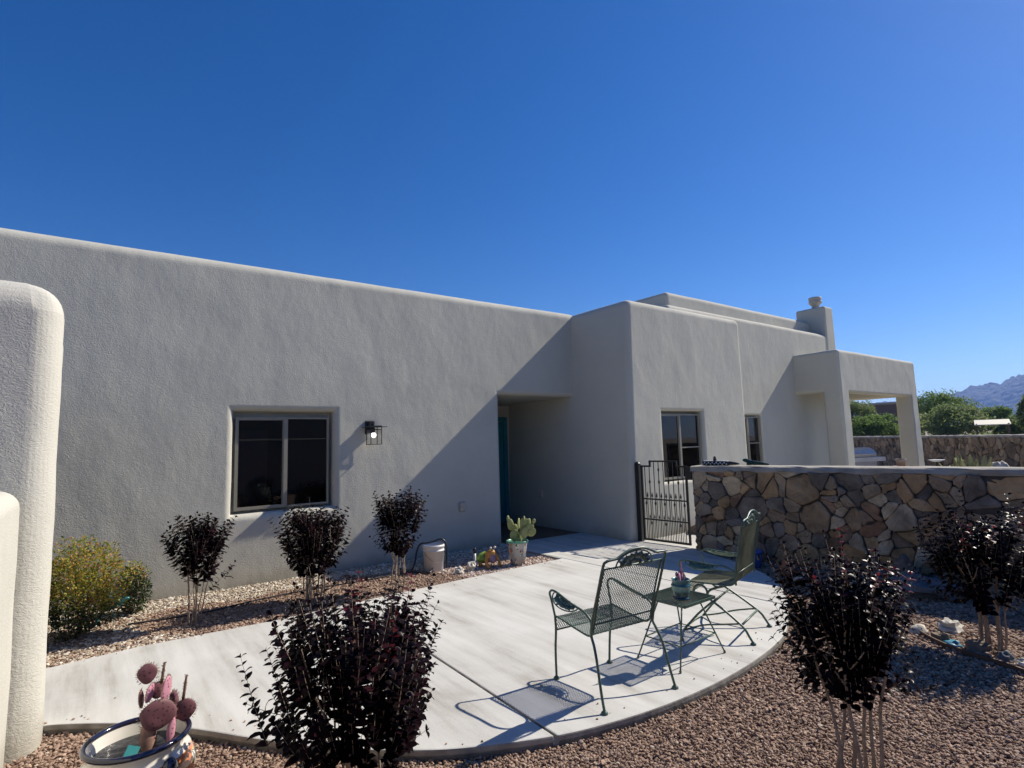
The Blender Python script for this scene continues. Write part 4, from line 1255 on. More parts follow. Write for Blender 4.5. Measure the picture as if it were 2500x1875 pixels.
# ------------------------------------------------------------------ LEAFY BUSHES AT THE LEFT
def bush(name, label, loc, rx, ry, h, n, leaf, mat_top, mat_low, split, seed, narrow=0.35):
    rng = np.random.default_rng(seed)
    root = thing(name, label, 'bush', loc)
    m = MB()
    for i in range(9):
        a = rng.uniform(0, 6.28); q = rng.uniform(0.2, 0.7)
        m.tube(smooth_path([(rng.normal(0, 0.05), rng.normal(0, 0.05), -0.02), (math.cos(a) * rx * q * 0.5, math.sin(a) * ry * q * 0.5, h * 0.35), (math.cos(a) * rx * q, math.sin(a) * ry * q, h * 0.75)], 4), 0.006, 5)
    m.build('stems', M['bark'], root, True)
    V = rng.normal(0, 1, (n, 3)); V /= np.linalg.norm(V, axis=1, keepdims=True)
    r_ = rng.uniform(0, 1, (n, 1)) ** 0.33
    V *= r_
    wob = np.array([1 + 0.30 * noise.noise(Vector(v) * 2.4 + Vector((seed, 0, 0))) for v in V])
    P = V * wob[:, None] * np.array([rx, ry, h * 0.5]) + np.array([0, 0, h * 0.52])
    D = V * np.array([1, 1, 0.6]) + rng.normal(0, 0.55, (n, 3)) + np.array([0, 0, 0.35])
    U = rng.normal(0, 0.6, (n, 3)) + np.array([0, 0, 1.0])
    sz = leaf * rng.uniform(0.6, 1.4, n)
    shp = (LV * np.array([1, narrow / 0.5, 0.7]), LF)
    top = P[:, 2] + rng.normal(0, h * 0.09, n) + 0.12 * h * (V[:, 0]) > split * h  # pale leaves on top and toward the sun: part leaf colour, part painted light
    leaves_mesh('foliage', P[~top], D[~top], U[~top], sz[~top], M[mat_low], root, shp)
    leaves_mesh('sunlit_new_growth', P[top], D[top], U[top], sz[top], M[mat_top], root, shp)
    return root
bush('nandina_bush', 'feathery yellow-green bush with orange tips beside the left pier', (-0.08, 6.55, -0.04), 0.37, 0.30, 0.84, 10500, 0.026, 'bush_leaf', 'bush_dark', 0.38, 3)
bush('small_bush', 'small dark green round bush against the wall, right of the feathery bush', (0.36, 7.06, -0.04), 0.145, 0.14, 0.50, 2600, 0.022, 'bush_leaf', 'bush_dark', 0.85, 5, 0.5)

# purple prickly pear low between the bushes
pp = thing('prickly_pear', 'low purple prickly pear between the two left bushes', 'cactus', (0.14, 6.98, -0.03))
for i, (x, y, z, s, a, t) in enumerate(((0, 0, 0.16, 0.07, 0.2, 0.3), (-0.05, 0.0, 0.27, 0.06, -0.3, -0.2), (0.10, 0.02, 0.31, 0.065, 0.5, 0.4), (0.07, 0.0, 0.20, 0.06, 0.9, 0.5), (0.0, 0.04, 0.24, 0.05, 1.2, 0.0))):
    m = MB(); m.blob((x, y, z), (s * 0.85, 0.012, s), 12, 8, Matrix.Rotation(a, 3, 'Z') @ Matrix.Rotation(t, 3, 'Y')); m.build('pad', M['purple_pad'], pp, True)

# hummingbird garden ornament, teal metal
hb = thing('bird_ornament', 'teal metal hummingbird ornament with long beak perched low by the bushes', 'ornament', (0.19, 6.85, -0.03), R(2))
m = MB(); m.tube([(0.0, 0, -0.02), (0.0, 0, 0.13)], 0.004, 6); m.build('stake', M['teal_paint'], hb)
TM = simple('teal_metal', (0.03, 0.15, 0.16), 0.35, 0.4, var=0.4, scale=14)
skin('body', [(-0.10, 0, 0.12), (-0.03, 0, 0.15), (0.03, 0, 0.17), (0.075, 0, 0.205), (0.105, 0, 0.215), (0.13, 0, 0.214)], [(0, 1), (1, 2), (2, 3), (3, 4), (4, 5)], [(0.006, 0.01), 0.025, 0.034, 0.026, 0.022, 0.008], TM, hb)
m = MB(); m.tube([(0.12, 0, 0.213), (0.235, 0, 0.205)], [0.004, 0.0015], 6); m.build('beak', M['black_iron'], hb)
for sy in (-1, 1):
    m = MB(); m.add([(0.03, sy * 0.02, 0.185), (-0.03, sy * 0.03, 0.17), (-0.10, sy * 0.10, 0.215), (0.03, sy * 0.13, 0.31), (0.07, sy * 0.09, 0.30), (0.03, sy * 0.02, 0.18), (-0.03, sy * 0.03, 0.165), (-0.10, sy * 0.10, 0.21), (0.03, sy * 0.13, 0.305), (0.07, sy * 0.09, 0.295)], [(0, 1, 2, 3, 4), (9, 8, 7, 6, 5), (0, 4, 9, 5), (4, 3, 8, 9), (3, 2, 7, 8), (2, 1, 6, 7), (1, 0, 5, 6)]); m.build('wing', TM, hb)
m = MB(); m.add([(-0.08, -0.01, 0.125), (-0.08, 0.01, 0.125), (-0.14, 0.04, 0.03), (-0.12, 0, 0.01), (-0.14, -0.04, 0.03), (-0.085, -0.01, 0.122), (-0.085, 0.01, 0.122), (-0.145, 0.04, 0.028), (-0.125, 0, 0.008), (-0.145, -0.04, 0.028)], [(0, 1, 2, 3, 4), (9, 8, 7, 6, 5), (0, 4, 9, 5), (4, 3, 8, 9), (3, 2, 7, 8), (2, 1, 6, 7), (1, 0, 5, 6)]); m.build('tail', TM, hb)

# ------------------------------------------------------------------ BIG PAINTED POT WITH PURPLE CACTUS
def talavera(name, base, cols, scale, rough=0.2, band=None):
    """hand painted flowers: petals around scattered centres"""
    m, nt, b, ln = mat_new(name)
    b.inputs['Roughness'].default_value = rough
    b.inputs['Coat Weight'].default_value = 0.6
    tc = N(nt, 'ShaderNodeTexCoord')
    sp_ = N(nt, 'ShaderNodeSeparateXYZ'); ln.new(tc.outputs['Object'], sp_.inputs[0])
    at = N(nt, 'ShaderNodeMath', operation='ARCTAN2'); ln.new(sp_.outputs['Y'], at.inputs[0]); ln.new(sp_.outputs['X'], at.inputs[1])
    ms = N(nt, 'ShaderNodeMath', operation='MULTIPLY'); ms.inputs[1].default_value = 0.2; ln.new(at.outputs[0], ms.inputs[0])
    cb = N(nt, 'ShaderNodeCombineXYZ'); ln.new(ms.outputs[0], cb.inputs[0]); ln.new(sp_.outputs['Z'], cb.inputs[1])
    big = N(nt, 'ShaderNodeTexVoronoi', Scale=scale, Randomness=0.6); ln.new(cb.outputs[0], big.inputs['Vector'])
    small = N(nt, 'ShaderNodeTexVoronoi', Scale=scale * 3.2, Randomness=0.55); ln.new(cb.outputs[0], small.inputs['Vector'])
    edge = N(nt, 'ShaderNodeTexVoronoi', feature='DISTANCE_TO_EDGE', Scale=scale * 3.2, Randomness=0.55); ln.new(cb.outputs[0], edge.inputs['Vector'])
    sc = N(nt, 'ShaderNodeSeparateColor'); ln.new(small.outputs['Color'], sc.inputs[0])
    rp = ramp(nt, [(i / len(cols), c) for i, c in enumerate(cols)], 'CONSTANT'); ln.new(sc.outputs[0], rp.inputs['Fac'])
    ins = N(nt, 'ShaderNodeMath', operation='LESS_THAN'); ins.inputs[1].default_value = 0.42; ln.new(big.outputs['Distance'], ins.inputs[0])
    m1 = N(nt, 'ShaderNodeMix', data_type='RGBA'); m1.inputs['A'].default_value = (*base, 1); ln.new(ins.outputs[0], m1.inputs['Factor']); ln.new(rp.outputs['Color'], m1.inputs['B'])
    le = N(nt, 'ShaderNodeMath', operation='LESS_THAN'); le.inputs[1].default_value = 0.045; ln.new(edge.outputs['Distance'], le.inputs[0])
    an = N(nt, 'ShaderNodeMath', operation='MULTIPLY'); ln.new(le.outputs[0], an.inputs[0]); ln.new(ins.outputs[0], an.inputs[1])
    m2 = N(nt, 'ShaderNodeMix', data_type='RGBA'); m2.inputs['B'].default_value = (0.03, 0.03, 0.04, 1); ln.new(an.outputs[0], m2.inputs['Factor']); ln.new(m1.outputs['Result'], m2.inputs['A'])
    ln.new(m2.outputs['Result'], b.inputs['Base Color'])
    return m
GZ = simple('white_glaze', (0.66, 0.63, 0.56), 0.12, var=0.05, coat=0.7)
NV = simple('navy_glaze', (0.012, 0.013, 0.035), 0.12, var=0.1, coat=0.7)
bp_ = thing('painted_pot', 'large painted orange and white glazed pot with dark navy rim, purple cactus inside', 'flower pot', (0.205, 3.26, -0.08))
m = MB(); m.lathe([(0.125, 0.0), (0.15, 0.01), (0.185, 0.06), (0.222, 0.14), (0.238, 0.20), (0.236, 0.25), (0.215, 0.298)], 56)
m.build('body', talavera('talavera_flowers', (0.58, 0.17, 0.05), [(0.62, 0.48, 0.09), (0.66, 0.62, 0.50), (0.70, 0.56, 0.16), (0.07, 0.11, 0.07), (0.66, 0.64, 0.56), (0.60, 0.42, 0.08)], 9.0), bp_, True)
m = MB(); m.lathe([(0.2148, 0.298), (0.197, 0.318), (0.194, 0.332), (0.200, 0.362)], 56, (0, 0, 0), False); m.build('neck', GZ, bp_, True)
m = MB()
rim = [(0.205 + 0.013 * math.cos(t), 0.371 + 0.013 * math.sin(t)) for t in np.linspace(0, 2 * math.pi, 13)]
m.lathe(rim, 64, (0, 0, 0), False); m.build('rim', NV, bp_, True)
m = MB(); m.lathe([(0.196, 0.366), (0.190, 0.345), (0.184, 0.318), (0.180, 0.300)], 56, (0, 0, 0), False); m.build('inner_wall', GZ, bp_, True)
m = MB(); m.lathe([(0.183, 0.312), (0.08, 0.307), (0.0, 0.310)], 40, (0, 0, 0), False); m.build('soil', simple('dark_soil', (0.035, 0.035, 0.037), 0.45, var=0.5, scale=30, bump=0.008, bscale=60), bp_, True)
for an in (-1.05, 1.9):
    m = MB(); c = Vector((0.222 * math.cos(an), 0.222 * math.sin(an), 0.262))
    rot = Matrix.Rotation(an, 3, 'Z')
    m.blob(c, (0.030, 0.038, 0.062), 16, 12, rot)
    m.build('handle', NV, bp_, True)
m = MB(); m.box(-0.045, 0.018, -0.002, 0.002, -0.012, 0.032, Matrix.Translation((-0.02, -0.05, 0.322)) @ Matrix.Rotation(0.5, 4, 'Z') @ Matrix.Rotation(0.55, 4, 'Y')); m.build('plant_tag', simple('teal_tag', (0.04, 0.24, 0.26), 0.5), bp_)

pc = thing('prickly_pear', 'purple spiny prickly pear growing in the large painted pot', 'cactus', (0.215, 3.26, -0.08))
LA = lat(0.215, 3.26); DP = Vector((-LA.y, LA.x, 0))
def pad(parent, lx, z, rx, rz, yawd, tilt, mat, dep=0.0, th=0.016, spines=True, seed=0, name='pad'):
    mt = Matrix.Rotation(math.atan2(LA.y, LA.x) + R(yawd), 3, 'Z') @ Matrix.Rotation(R(tilt), 3, 'Y')
    c = LA * lx + DP * dep + Vector((0, 0, z))
    m = MB()
    V0 = len(m.v)
    m.blob(c, (rx, th, rz), 22, 14, mt)
    # a narrower foot, as pads have
    for i in range(len(m.v)):
        q = mt.inverted() @ (Vector(m.v[i]) - c)
        if q.z < 0:
            q.x *= 1 - 0.28 * (q.z / rz) ** 2
        w_ = 1 + 0.10 * noise.noise(Vector((q.x / rx * 1.3, q.z / rz * 1.3, lx * 90 + z * 40)))
        q.x *= w_; q.z *= w_; q.y += 0.10 * rx * noise.noise(Vector((q.x / rx, q.z / rz, z * 55)))
        m.v[i] = tuple(mt @ q + c)
    p = m.build(name, mat, parent, True)
    if spines:
        rr = random.Random(seed)
        s = MB()
        for k in range(46):
            a = 2 * math.pi * k / 46 + rr.uniform(-0.04, 0.04)
            if math.sin(a) < -0.75: continue
            q = Vector((rx * math.cos(a), 0, rz * math.sin(a)))
            d = Vector((math.cos(a) + rr.uniform(-0.4, 0.4), rr.uniform(-0.6, 0.6), math.sin(a) + rr.uniform(-0.4, 0.4))).normalized()
            b = c + mt @ q
            s.tube([b, b + (mt @ d) * rr.uniform(0.007, 0.014)], [0.0016, 0.0005], 4)
        s.build('spines', M['spine'], p)
    return p
pad(pc, 0.030, 0.36, 0.036, 0.085, 20, 0, simple('woody_pad', (0.30, 0.17, 0.13), 0.8, var=0.3, scale=30), 0.0, 0.022, True, 1, 'trunk')
pad(pc, 0.120, 0.36, 0.020, 0.07, 40, 8, M['pink_pad'], 0.0, 0.015, False, 2)
pad(pc, 0.064, 0.455, 0.075, 0.070, 8, 18, M['purple_pad'], -0.02, 0.013, True, 3)
pad(pc, 0.018, 0.638, 0.042, 0.046, 5, -8, M['purple_pad'], 0.02, 0.0105, True, 4)
pad(pc, 0.030, 0.548, 0.028, 0.042, 55, 38, M['pink_pad'], 0.02, 0.0105, True, 5)
pad(pc, -0.004, 0.525, 0.020, 0.045, 70, -10, M['purple_pad'], 0.03, 0.0105, True, 6)
pad(pc, 0.096, 0.555, 0.030, 0.060, 50, 14, M['pink_pad'], 0.0, 0.0105, True, 7)
pad(pc, 0.066, 0.545, 0.038, 0.040, 15, 10, M['purple_pad'], 0.045, 0.011, True, 8)
pad(pc, 0.176, 0.430, 0.049, 0.052, -5, 0, M['purple_pad'], 0.03, 0.011, True, 9)
pad(pc, 0.130, 0.475, 0.024, 0.050, 30, -5, M['purple_pad'], 0.05, 0.0105, True, 10)
for (lx, z0, lx1, z1, dp, sd) in ((0.076, 0.575, 0.086, 0.668, 0.045, 1), (0.168, 0.48, 0.180, 0.592, 0.03, 2)):
    m = MB(); a = LA * lx + DP * dp + Vector((0, 0, z0)); b = LA * lx1 + DP * dp + Vector((0, 0, z1))
    m.tube([a, a.lerp(b, 0.3), a.lerp(b, 0.7), b], [0.007, 0.0062, 0.006, 0.004], 10)
    st = m.build('shoot', simple('spiny_shoot', (0.15, 0.085, 0.06), 0.7), pc, True)
    s = MB(); rr = random.Random(sd)
    for k in range(70):
        q = a.lerp(b, rr.uniform(0.05, 1)); d = Vector((rr.uniform(-1, 1), rr.uniform(-1, 1), rr.uniform(0, 0.9))).normalized()
        s.tube([q + d * 0.005, q + d * 0.012], [0.0016, 0.0006], 4)
    s.build('spines', M['spine'], st)

# ------------------------------------------------------------------ GREEN PRICKLY PEAR IN A PAINTED POT
gp = thing('painted_pot', 'painted floral pot with green rim at the walk corner by the entry', 'flower pot', (4.60, 6.16, -0.03))
m = MB(); m.lathe([(0.085, 0.0), (0.10, 0.006), (0.118, 0.16), (0.138, 0.285), (0.140, 0.29)], 40)
m.build('body', talavera('talavera_mixed', (0.34, 0.33, 0.31), [(0.42, 0.17, 0.10), (0.52, 0.50, 0.45), (0.03, 0.03, 0.04), (0.46, 0.26, 0.20), (0.10, 0.26, 0.34), (0.55, 0.52, 0.46)], 8.0), gp, True)
m = MB(); m.lathe([(0.140, 0.29), (0.150, 0.294), (0.152, 0.318), (0.143, 0.322), (0.132, 0.318), (0.128, 0.27)], 40, (0, 0, 0), False); m.lathe([(0.129, 0.285), (0.0, 0.295)], 24, (0, 0, 0), False); m.build('rim', simple('green_glaze', (0.10, 0.26, 0.18), 0.25, coat=0.5), gp, True)
gc = thing('prickly_pear', 'pale green prickly pear with round pads in the pot by the entry', 'cactus', (4.60, 6.16, -0.03))
LA = lat(4.60, 6.16); DP = Vector((-LA.y, LA.x, 0))
i = 0
for (lx, z, rx, rz, yw, tl, dep) in ((-0.035, 0.385, 0.060, 0.085, 10, 0, 0), (0.055, 0.385, 0.050, 0.090, 60, 5, 0.0), (0.11, 0.42, 0.055, 0.080, 15, 20, -0.02), (-0.082, 0.525, 0.050, 0.080, 25, -8, 0.02), (0.030, 0.545, 0.038, 0.070, 62, 4, -0.03), (0.075, 0.52, 0.050, 0.080, 35, 5, 0.02), (0.125, 0.53, 0.052, 0.075, 10, 8, 0.03), (0.175, 0.47, 0.058, 0.075, 5, 20, 0.0), (0.200, 0.42, 0.050, 0.065, -5, 50, -0.02), (-0.112, 0.60, 0.026, 0.050, 40, -10, 0.03), (0.235, 0.565, 0.024, 0.034, 5, 12, 0.0), (0.105, 0.60, 0.020, 0.036, 60, 0, 0.02), (-0.02, 0.47, 0.050, 0.06, 30, -20, 0.04), (0.165, 0.54, 0.040, 0.06, 30, 10, 0.04)):
    i += 1; pad(gc, lx, z, rx, rz, yw, tl, M['green_pad'], dep, 0.013, False, i)

# ------------------------------------------------------------------ BUCKET, HOSE, PIPE, ROCKS, FROG FIGURE
bk = thing('bucket', 'white plastic bucket holding a black hose against the shaded wall', 'bucket', (3.60, 6.66, -0.03))
m = MB(); m.lathe([(0.118, 0.0), (0.124, 0.004), (0.136, 0.25), (0.144, 0.252), (0.144, 0.268), (0.138, 0.27), (0.139, 0.30), (0.146, 0.302), (0.146, 0.318), (0.141, 0.336), (0.136, 0.336), (0.133, 0.25), (0.12, 0.01), (0.0, 0.01)], 40)
m.build('body', M['plastic_white'], bk, True)
m = MB(); m.tube([(0.147 * math.cos(t), 0.02 - 0.11 * math.sin(t) * 0.2 - 0.135 * math.sin(t), 0.27 - 0.15 * math.sin(t)) for t in np.linspace(0, math.pi, 18)], 0.0025, 6); m.build('bail', M['frame'], bk, True)
hs = MB(); hl = lat(3.6, 6.6)
def hpnt(l_, z, d=0.0): return Vector((3.60, 6.66, -0.03)) + hl * l_ + Vector((-hl.y, hl.x, 0)) * d + Vector((0, 0, z))
hs.tube(smooth_path([hpnt(0.0, 0.05, 0), hpnt(-0.05, 0.03, -0.24), hpnt(-0.18, 0.012, -0.16), hpnt(-0.30, 0.014, -0.05), hpnt(-0.37, 0.016, -0.12), hpnt(-0.31, 0.03, -0.20), hpnt(-0.25, 0.10, -0.08), hpnt(-0.215, 0.26, 0.0), hpnt(-0.17, 0.345, 0.0), hpnt(-0.08, 0.352, 0.0), hpnt(0.02, 0.375, 0.0), hpnt(0.09, 0.395, 0.0), hpnt(0.15, 0.36, 0.0), hpnt(0.172, 0.25, 0.0), hpnt(0.165, 0.12, 0.0), hpnt(0.17, 0.02, 0.02)], 6), 0.0125, 8)
tag(hs.build('hose', M['hose'], None, True), 'black garden hose looped over the white bucket', 'hose')

pi = thing('standpipe', 'short white pipe with black cap standing in the gravel behind a rock', 'pipe', (4.06, 6.38, -0.03))
m = MB(); m.lathe([(0.016, -0.05), (0.016, 0.20)], 14, (0, 0, 0), True, True); m.build('pipe', M['pvc'], pi, True)
m = MB(); m.lathe([(0.019, 0.195), (0.019, 0.25), (0.012, 0.262), (0.0, 0.264)], 14); m.build('pipe_cap', M['black_iron'], pi, True)

def boulder(label, loc, rad, mat, seed, rz=0.0, group=None, jit=0.7, name='rock'):
    m = MB(); m.blob((0, 0, 0), rad, 14, 10, None, jit, seed)
    o = m.build(name, mat, None, False, loc); o.rotation_euler = (0, 0, rz)
    for p in o.data.polygons: p.use_smooth = seed % 2 == 0
    tag(o, label, 'rock', group)
    return o
boulder('flat white rock leaning on the white standpipe', (3.96, 6.30, 0.02), (0.085, 0.055, 0.055), M['rock'], 3, 0.5)
boulder('small white rock left of the standpipe', (3.75, 6.26, 0.0), (0.06, 0.05, 0.045), M['rock'], 5, 0.2)

fg = thing('frog_figure', 'orange and green painted frog figure crouching in the gravel by the pot', 'garden figure', (4.24, 6.31, -0.03), math.atan2(-0.8, -0.25) + math.pi / 2 + 0.35)
OR = simple('orange_paint', (0.46, 0.22, 0.05), 0.5, var=0.3, scale=20)
GN = simple('lime_paint', (0.16, 0.26, 0.04), 0.5, var=0.3, scale=16)
PU = simple('mauve_paint', (0.30, 0.20, 0.30), 0.5, var=0.25, scale=18)
# local: -y faces the viewer
skin('body', [(0, 0.10, 0.10), (0, 0.0, 0.135), (0, -0.055, 0.19), (0, -0.085, 0.235), (-0.075, -0.045, 0.15), (-0.105, -0.075, 0.08), (-0.085, -0.125, 0.012), (0.075, -0.045, 0.15), (0.105, -0.075, 0.08), (0.085, -0.125, 0.012), (-0.085, 0.10, 0.07), (-0.115, 0.03, 0.03), (0.085, 0.10, 0.07), (0.115, 0.03, 0.03)],
     [(0, 1), (1, 2), (2, 3), (2, 4), (4, 5), (5, 6), (2, 7), (7, 8), (8, 9), (0, 10), (10, 11), (0, 12), (12, 13)],
     [0.055, 0.075, 0.055, (0.042, 0.03), 0.026, 0.021, 0.02, 0.026, 0.021, 0.02, 0.035, 0.024, 0.035, 0.024], OR, fg)
m = MB(); m.blob((0, -0.072, 0.125), (0.048, 0.036, 0.062), 14, 10); m.build('belly', PU, fg, True)
m = MB(); m.blob((-0.04, 0.075, 0.125), (0.105, 0.085, 0.062), 16, 10, Matrix.Rotation(-0.3, 3, 'Y')); m.build('back_shell', GN, fg, True)
for sx in (-1, 1):
    m = MB(); m.blob((sx * 0.035, -0.085, 0.262), (0.016, 0.016, 0.016), 10, 8); m.build('eye', simple('white_paint', (0.6, 0.55, 0.5), 0.3), fg, True)
    m = MB()
    for k in (-1, 0, 1): m.tube([(sx * 0.085, -0.125, 0.014), (sx * 0.085 + k * 0.025, -0.165, 0.008)], [0.010, 0.006], 6)
    m.build('toes', OR, fg, True)

# ------------------------------------------------------------------ ORNAMENTS ON THE STONE WALL
def wallpt(y, off=0.15): return Vector((6.96 + (5.0 - y) * 0.162 + off, y, 1.195))
GR = simple('dark_green_metal', (0.02, 0.05, 0.03), 0.25, 0.3, var=0.5, scale=40)
wa = math.atan2(-1, 0.162)
o1 = wallpt(4.66)
lz = thing('beaded_ornament', 'dark ornament studded with bright glass beads at the wall end by the gate', 'ornament', o1, wa)
m = MB(); m.box(-0.27, 0.10, -0.05, 0.05, 0.0, 0.055); m.tube(smooth_path([(0.09, 0, 0.03), (0.17, 0.0, 0.026), (0.25, 0.01, 0.02)], 4), [0.03, 0.028, 0.027, 0.025, 0.022, 0.02, 0.016, 0.012, 0.008], 8)
m.blob((-0.10, 0, 0.078), (0.025, 0.025, 0.035)); m.blob((-0.10, 0, 0.112), (0.020, 0.018, 0.018))
m.build('body', M['black_iron'], lz, True)
m = MB()
GB = simple('glass_bead', (0.75, 0.75, 0.72), 0.1, var=0.1)
for k in range(13):
    x = -0.26 + k * 0.029
    for sy in (-1, 1): m.blob((x, sy * 0.056, 0.018 + 0.02 * (k % 2)), (0.011, 0.009, 0.011), 8, 6)
    m.blob((x, 0, 0.060), (0.012, 0.018, 0.009), 8, 6)
m.build('beads', GB, lz, True)
o2 = wallpt(4.24)
iz = thing('lizard_ornament', 'dark green metal lizard ornament lying on the wall cap', 'ornament', o2, wa)
skin('body', [(-0.13, 0, 0.075), (-0.085, 0, 0.07), (-0.03, 0, 0.04), (0.06, 0, 0.035), (0.14, 0.01, 0.022), (0.22, 0.03, 0.014), (-0.05, 0.06, 0.015), (-0.05, -0.06, 0.015), (0.05, 0.06, 0.014), (0.05, -0.06, 0.014)], [(0, 1), (1, 2), (2, 3), (3, 4), (4, 5), (2, 6), (2, 7), (3, 8), (3, 9)], [0.018, 0.032, 0.028, 0.03, 0.02, 0.01, 0.012, 0.012, 0.012, 0.012], GR, iz)
m = MB()
for k in range(9): m.add([(-0.06 + k * 0.025, -0.004, 0.062 - k * 0.0025), (-0.06 + k * 0.025, 0.004, 0.062 - k * 0.0025), (-0.045 + k * 0.025, 0, 0.062 - k * 0.0025), (-0.052 + k * 0.025, 0, 0.085 - k * 0.003)], [(0, 1, 2), (0, 3, 1), (1, 3, 2), (2, 3, 0)])
m.build('crest', M['rock'], iz)
m = MB(); m.blob((-0.12, -0.03, 0.088), (0.010, 0.010, 0.010), 8, 6); m.blob((-0.12, 0.03, 0.088), (0.010, 0.010, 0.010), 8, 6); m.build('eyes', GB, iz, True)

# ------------------------------------------------------------------ THINGS AT THE FOOT OF THE STONE WALL
tl = thing('painted_pot', 'blue and red painted pot in the shade of the stone wall', 'flower pot', (6.72, 4.02, -0.09))
m = MB(); m.lathe([(0.075, 0), (0.085, 0.005), (0.105, 0.14), (0.118, 0.215)], 32); m.build('body', talavera('talavera_blue', (0.05, 0.10, 0.30), [(0.45, 0.09, 0.05), (0.55, 0.53, 0.48), (0.08, 0.16, 0.40), (0.50, 0.30, 0.06), (0.03, 0.03, 0.05)], 7.0), tl, True)
m = MB(); m.lathe([(0.118, 0.215), (0.128, 0.218), (0.128, 0.248), (0.115, 0.25), (0.108, 0.20)], 32, (0, 0, 0), False); m.lathe([(0.109, 0.215), (0.0, 0.22)], 20, (0, 0, 0), False); m.build('rim', simple('blue_glaze', (0.02, 0.07, 0.28), 0.25, coat=0.5), tl, True)
tc_ = thing('clay_jar', 'round terracotta jar resting at the foot of the stone wall', 'jar', (6.60, 3.50, -0.09))
m = MB(); m.lathe([(0.06, 0), (0.10, 0.05), (0.115, 0.11), (0.10, 0.17), (0.06, 0.205), (0.068, 0.225), (0.056, 0.225), (0.05, 0.19)], 28); m.build('body', simple('terracotta', (0.30, 0.12, 0.06), 0.7, var=0.25, scale=9), tc_, True)
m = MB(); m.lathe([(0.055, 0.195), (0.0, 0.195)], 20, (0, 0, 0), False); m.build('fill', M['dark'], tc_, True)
rocks = [((6.35, 3.28), 0.085, 'rock', 'pale round rock beside the terracotta jar'), ((6.85, 2.95), 0.13, 'brownrock', 'brown rock leaning at the wall foot behind the red-tipped shrub'), ((6.98, 2.66), 0.11, 'slate', 'grey rock at the wall foot, left of the standing brown stone'), ((7.02, 2.45), 0.15, 'brownrock', 'upright brown stone propped against the stone wall'), ((7.08, 2.22), 0.12, 'slate', 'dark rock at the wall foot above the big slate slab'), ((6.45, 2.98), 0.07, 'slate', 'small grey rock in front of the wall foot rocks')]
for k, ((x, y), s, mt, lb) in enumerate(rocks):
    boulder(lb, (x, y, s * 0.45 - 0.08), (s, s * 0.8, s * (1.5 if 'upright' in lb else 0.8)), M[mt], 11 + 2 * k + (k % 2), k * 0.8)
# slate slab lying on the gravel
sl_ = boulder('large flat slate slab lying tilted on shaded gravel before the wall', (6.72, 2.22, 0.04), (0.20, 0.30, 0.11), M['slate'], 31, 0.3, None, 0.5, 'slate_slab')
# ring of edging rocks round the right shrub
ring = [((5.52, 1.88), 'rock', 0.075, 'pale flat rock at the left end of the shrub ring'), ((5.46, 1.70), 'brownrock', 0.075, 'tan rock between the pale and the teal rock'), ((5.36, 1.60), 'tealrock', 0.058, 'bright teal painted rock in the shrub ring'), ((5.38, 1.45), 'brownrock', 0.085, 'dark brown round rock right of the teal rock'), ((5.33, 1.28), 'slate', 0.06, 'grey blue rock under the right shrub stems'), ((5.27, 1.16), 'rock', 0.06, 'light grey rock right of the shrub stems'), ((5.20, 1.02), 'rock', 0.085, 'large white rock at the frame edge of the shrub ring'), ((5.74, 1.72), 'rock', 0.10, 'long cream rock behind the shrub ring')]
for k, ((x, y), mt, s, lb) in enumerate(ring):
    boulder(lb, (x, y, s * 0.35 - 0.075), (s * 1.1, s * 0.8, s * 0.7), M[mt], 40 + k, k * 0.9)
ed = MB()
pth = smooth_path([(5.72, 1.98, -0.05), (5.48, 1.86, -0.05), (5.27, 1.62, -0.05), (5.17, 1.35, -0.05), (5.08, 1.1, -0.05), (4.95, 0.7, -0.05), (5.1, 0.3, -0.05)], 6)
for a, b in zip(pth[:-1], pth[1:]):
    n_ = Vector((-(b - a).y, (b - a).x, 0)).normalized() * 0.006
    ed.add([a - n_ - Vector((0, 0, 0.05)), b - n_ - Vector((0, 0, 0.05)), b + n_ - Vector((0, 0, 0.05)), a + n_ - Vector((0, 0, 0.05)), a - n_ + Vector((0, 0, 0.03)), b - n_ + Vector((0, 0, 0.03)), b + n_ + Vector((0, 0, 0.03)), a + n_ + Vector((0, 0, 0.03))], [(4, 5, 6, 7), (0, 4, 7, 3), (1, 2, 6, 5), (0, 1, 5, 4), (3, 7, 6, 2)])
tag(ed.build('metal_edging', simple('rusty_edging', (0.10, 0.06, 0.04), 0.8), None), 'rusty metal edging strip curving round the right shrub bed', 'edging')
# drip line and emitter stake in the back bed
dp_ = MB(); dp_.tube(smooth_path([(0.30, 6.62, -0.01), (0.9, 6.56, -0.012), (1.5, 6.66, -0.005), (2.1, 6.72, -0.008), (2.7, 6.70, -0.012), (3.2, 6.74, -0.01)], 6), 0.008, 6)
tag(dp_.build('drip_line', M['hose'], None, True), 'thin black drip line lying across the gravel bed', 'drip line')
sk_ = MB(); sk_.tube([(1.53, 5.86, -0.05), (1.53, 5.86, 0.06)], 0.006, 6); sk_.blob((1.53, 5.86, 0.065), (0.012, 0.012, 0.010), 8, 6)
tag(sk_.build('drip_stake', M['hose'], None, True), 'short black drip stake at the edge of the walk', 'stake')

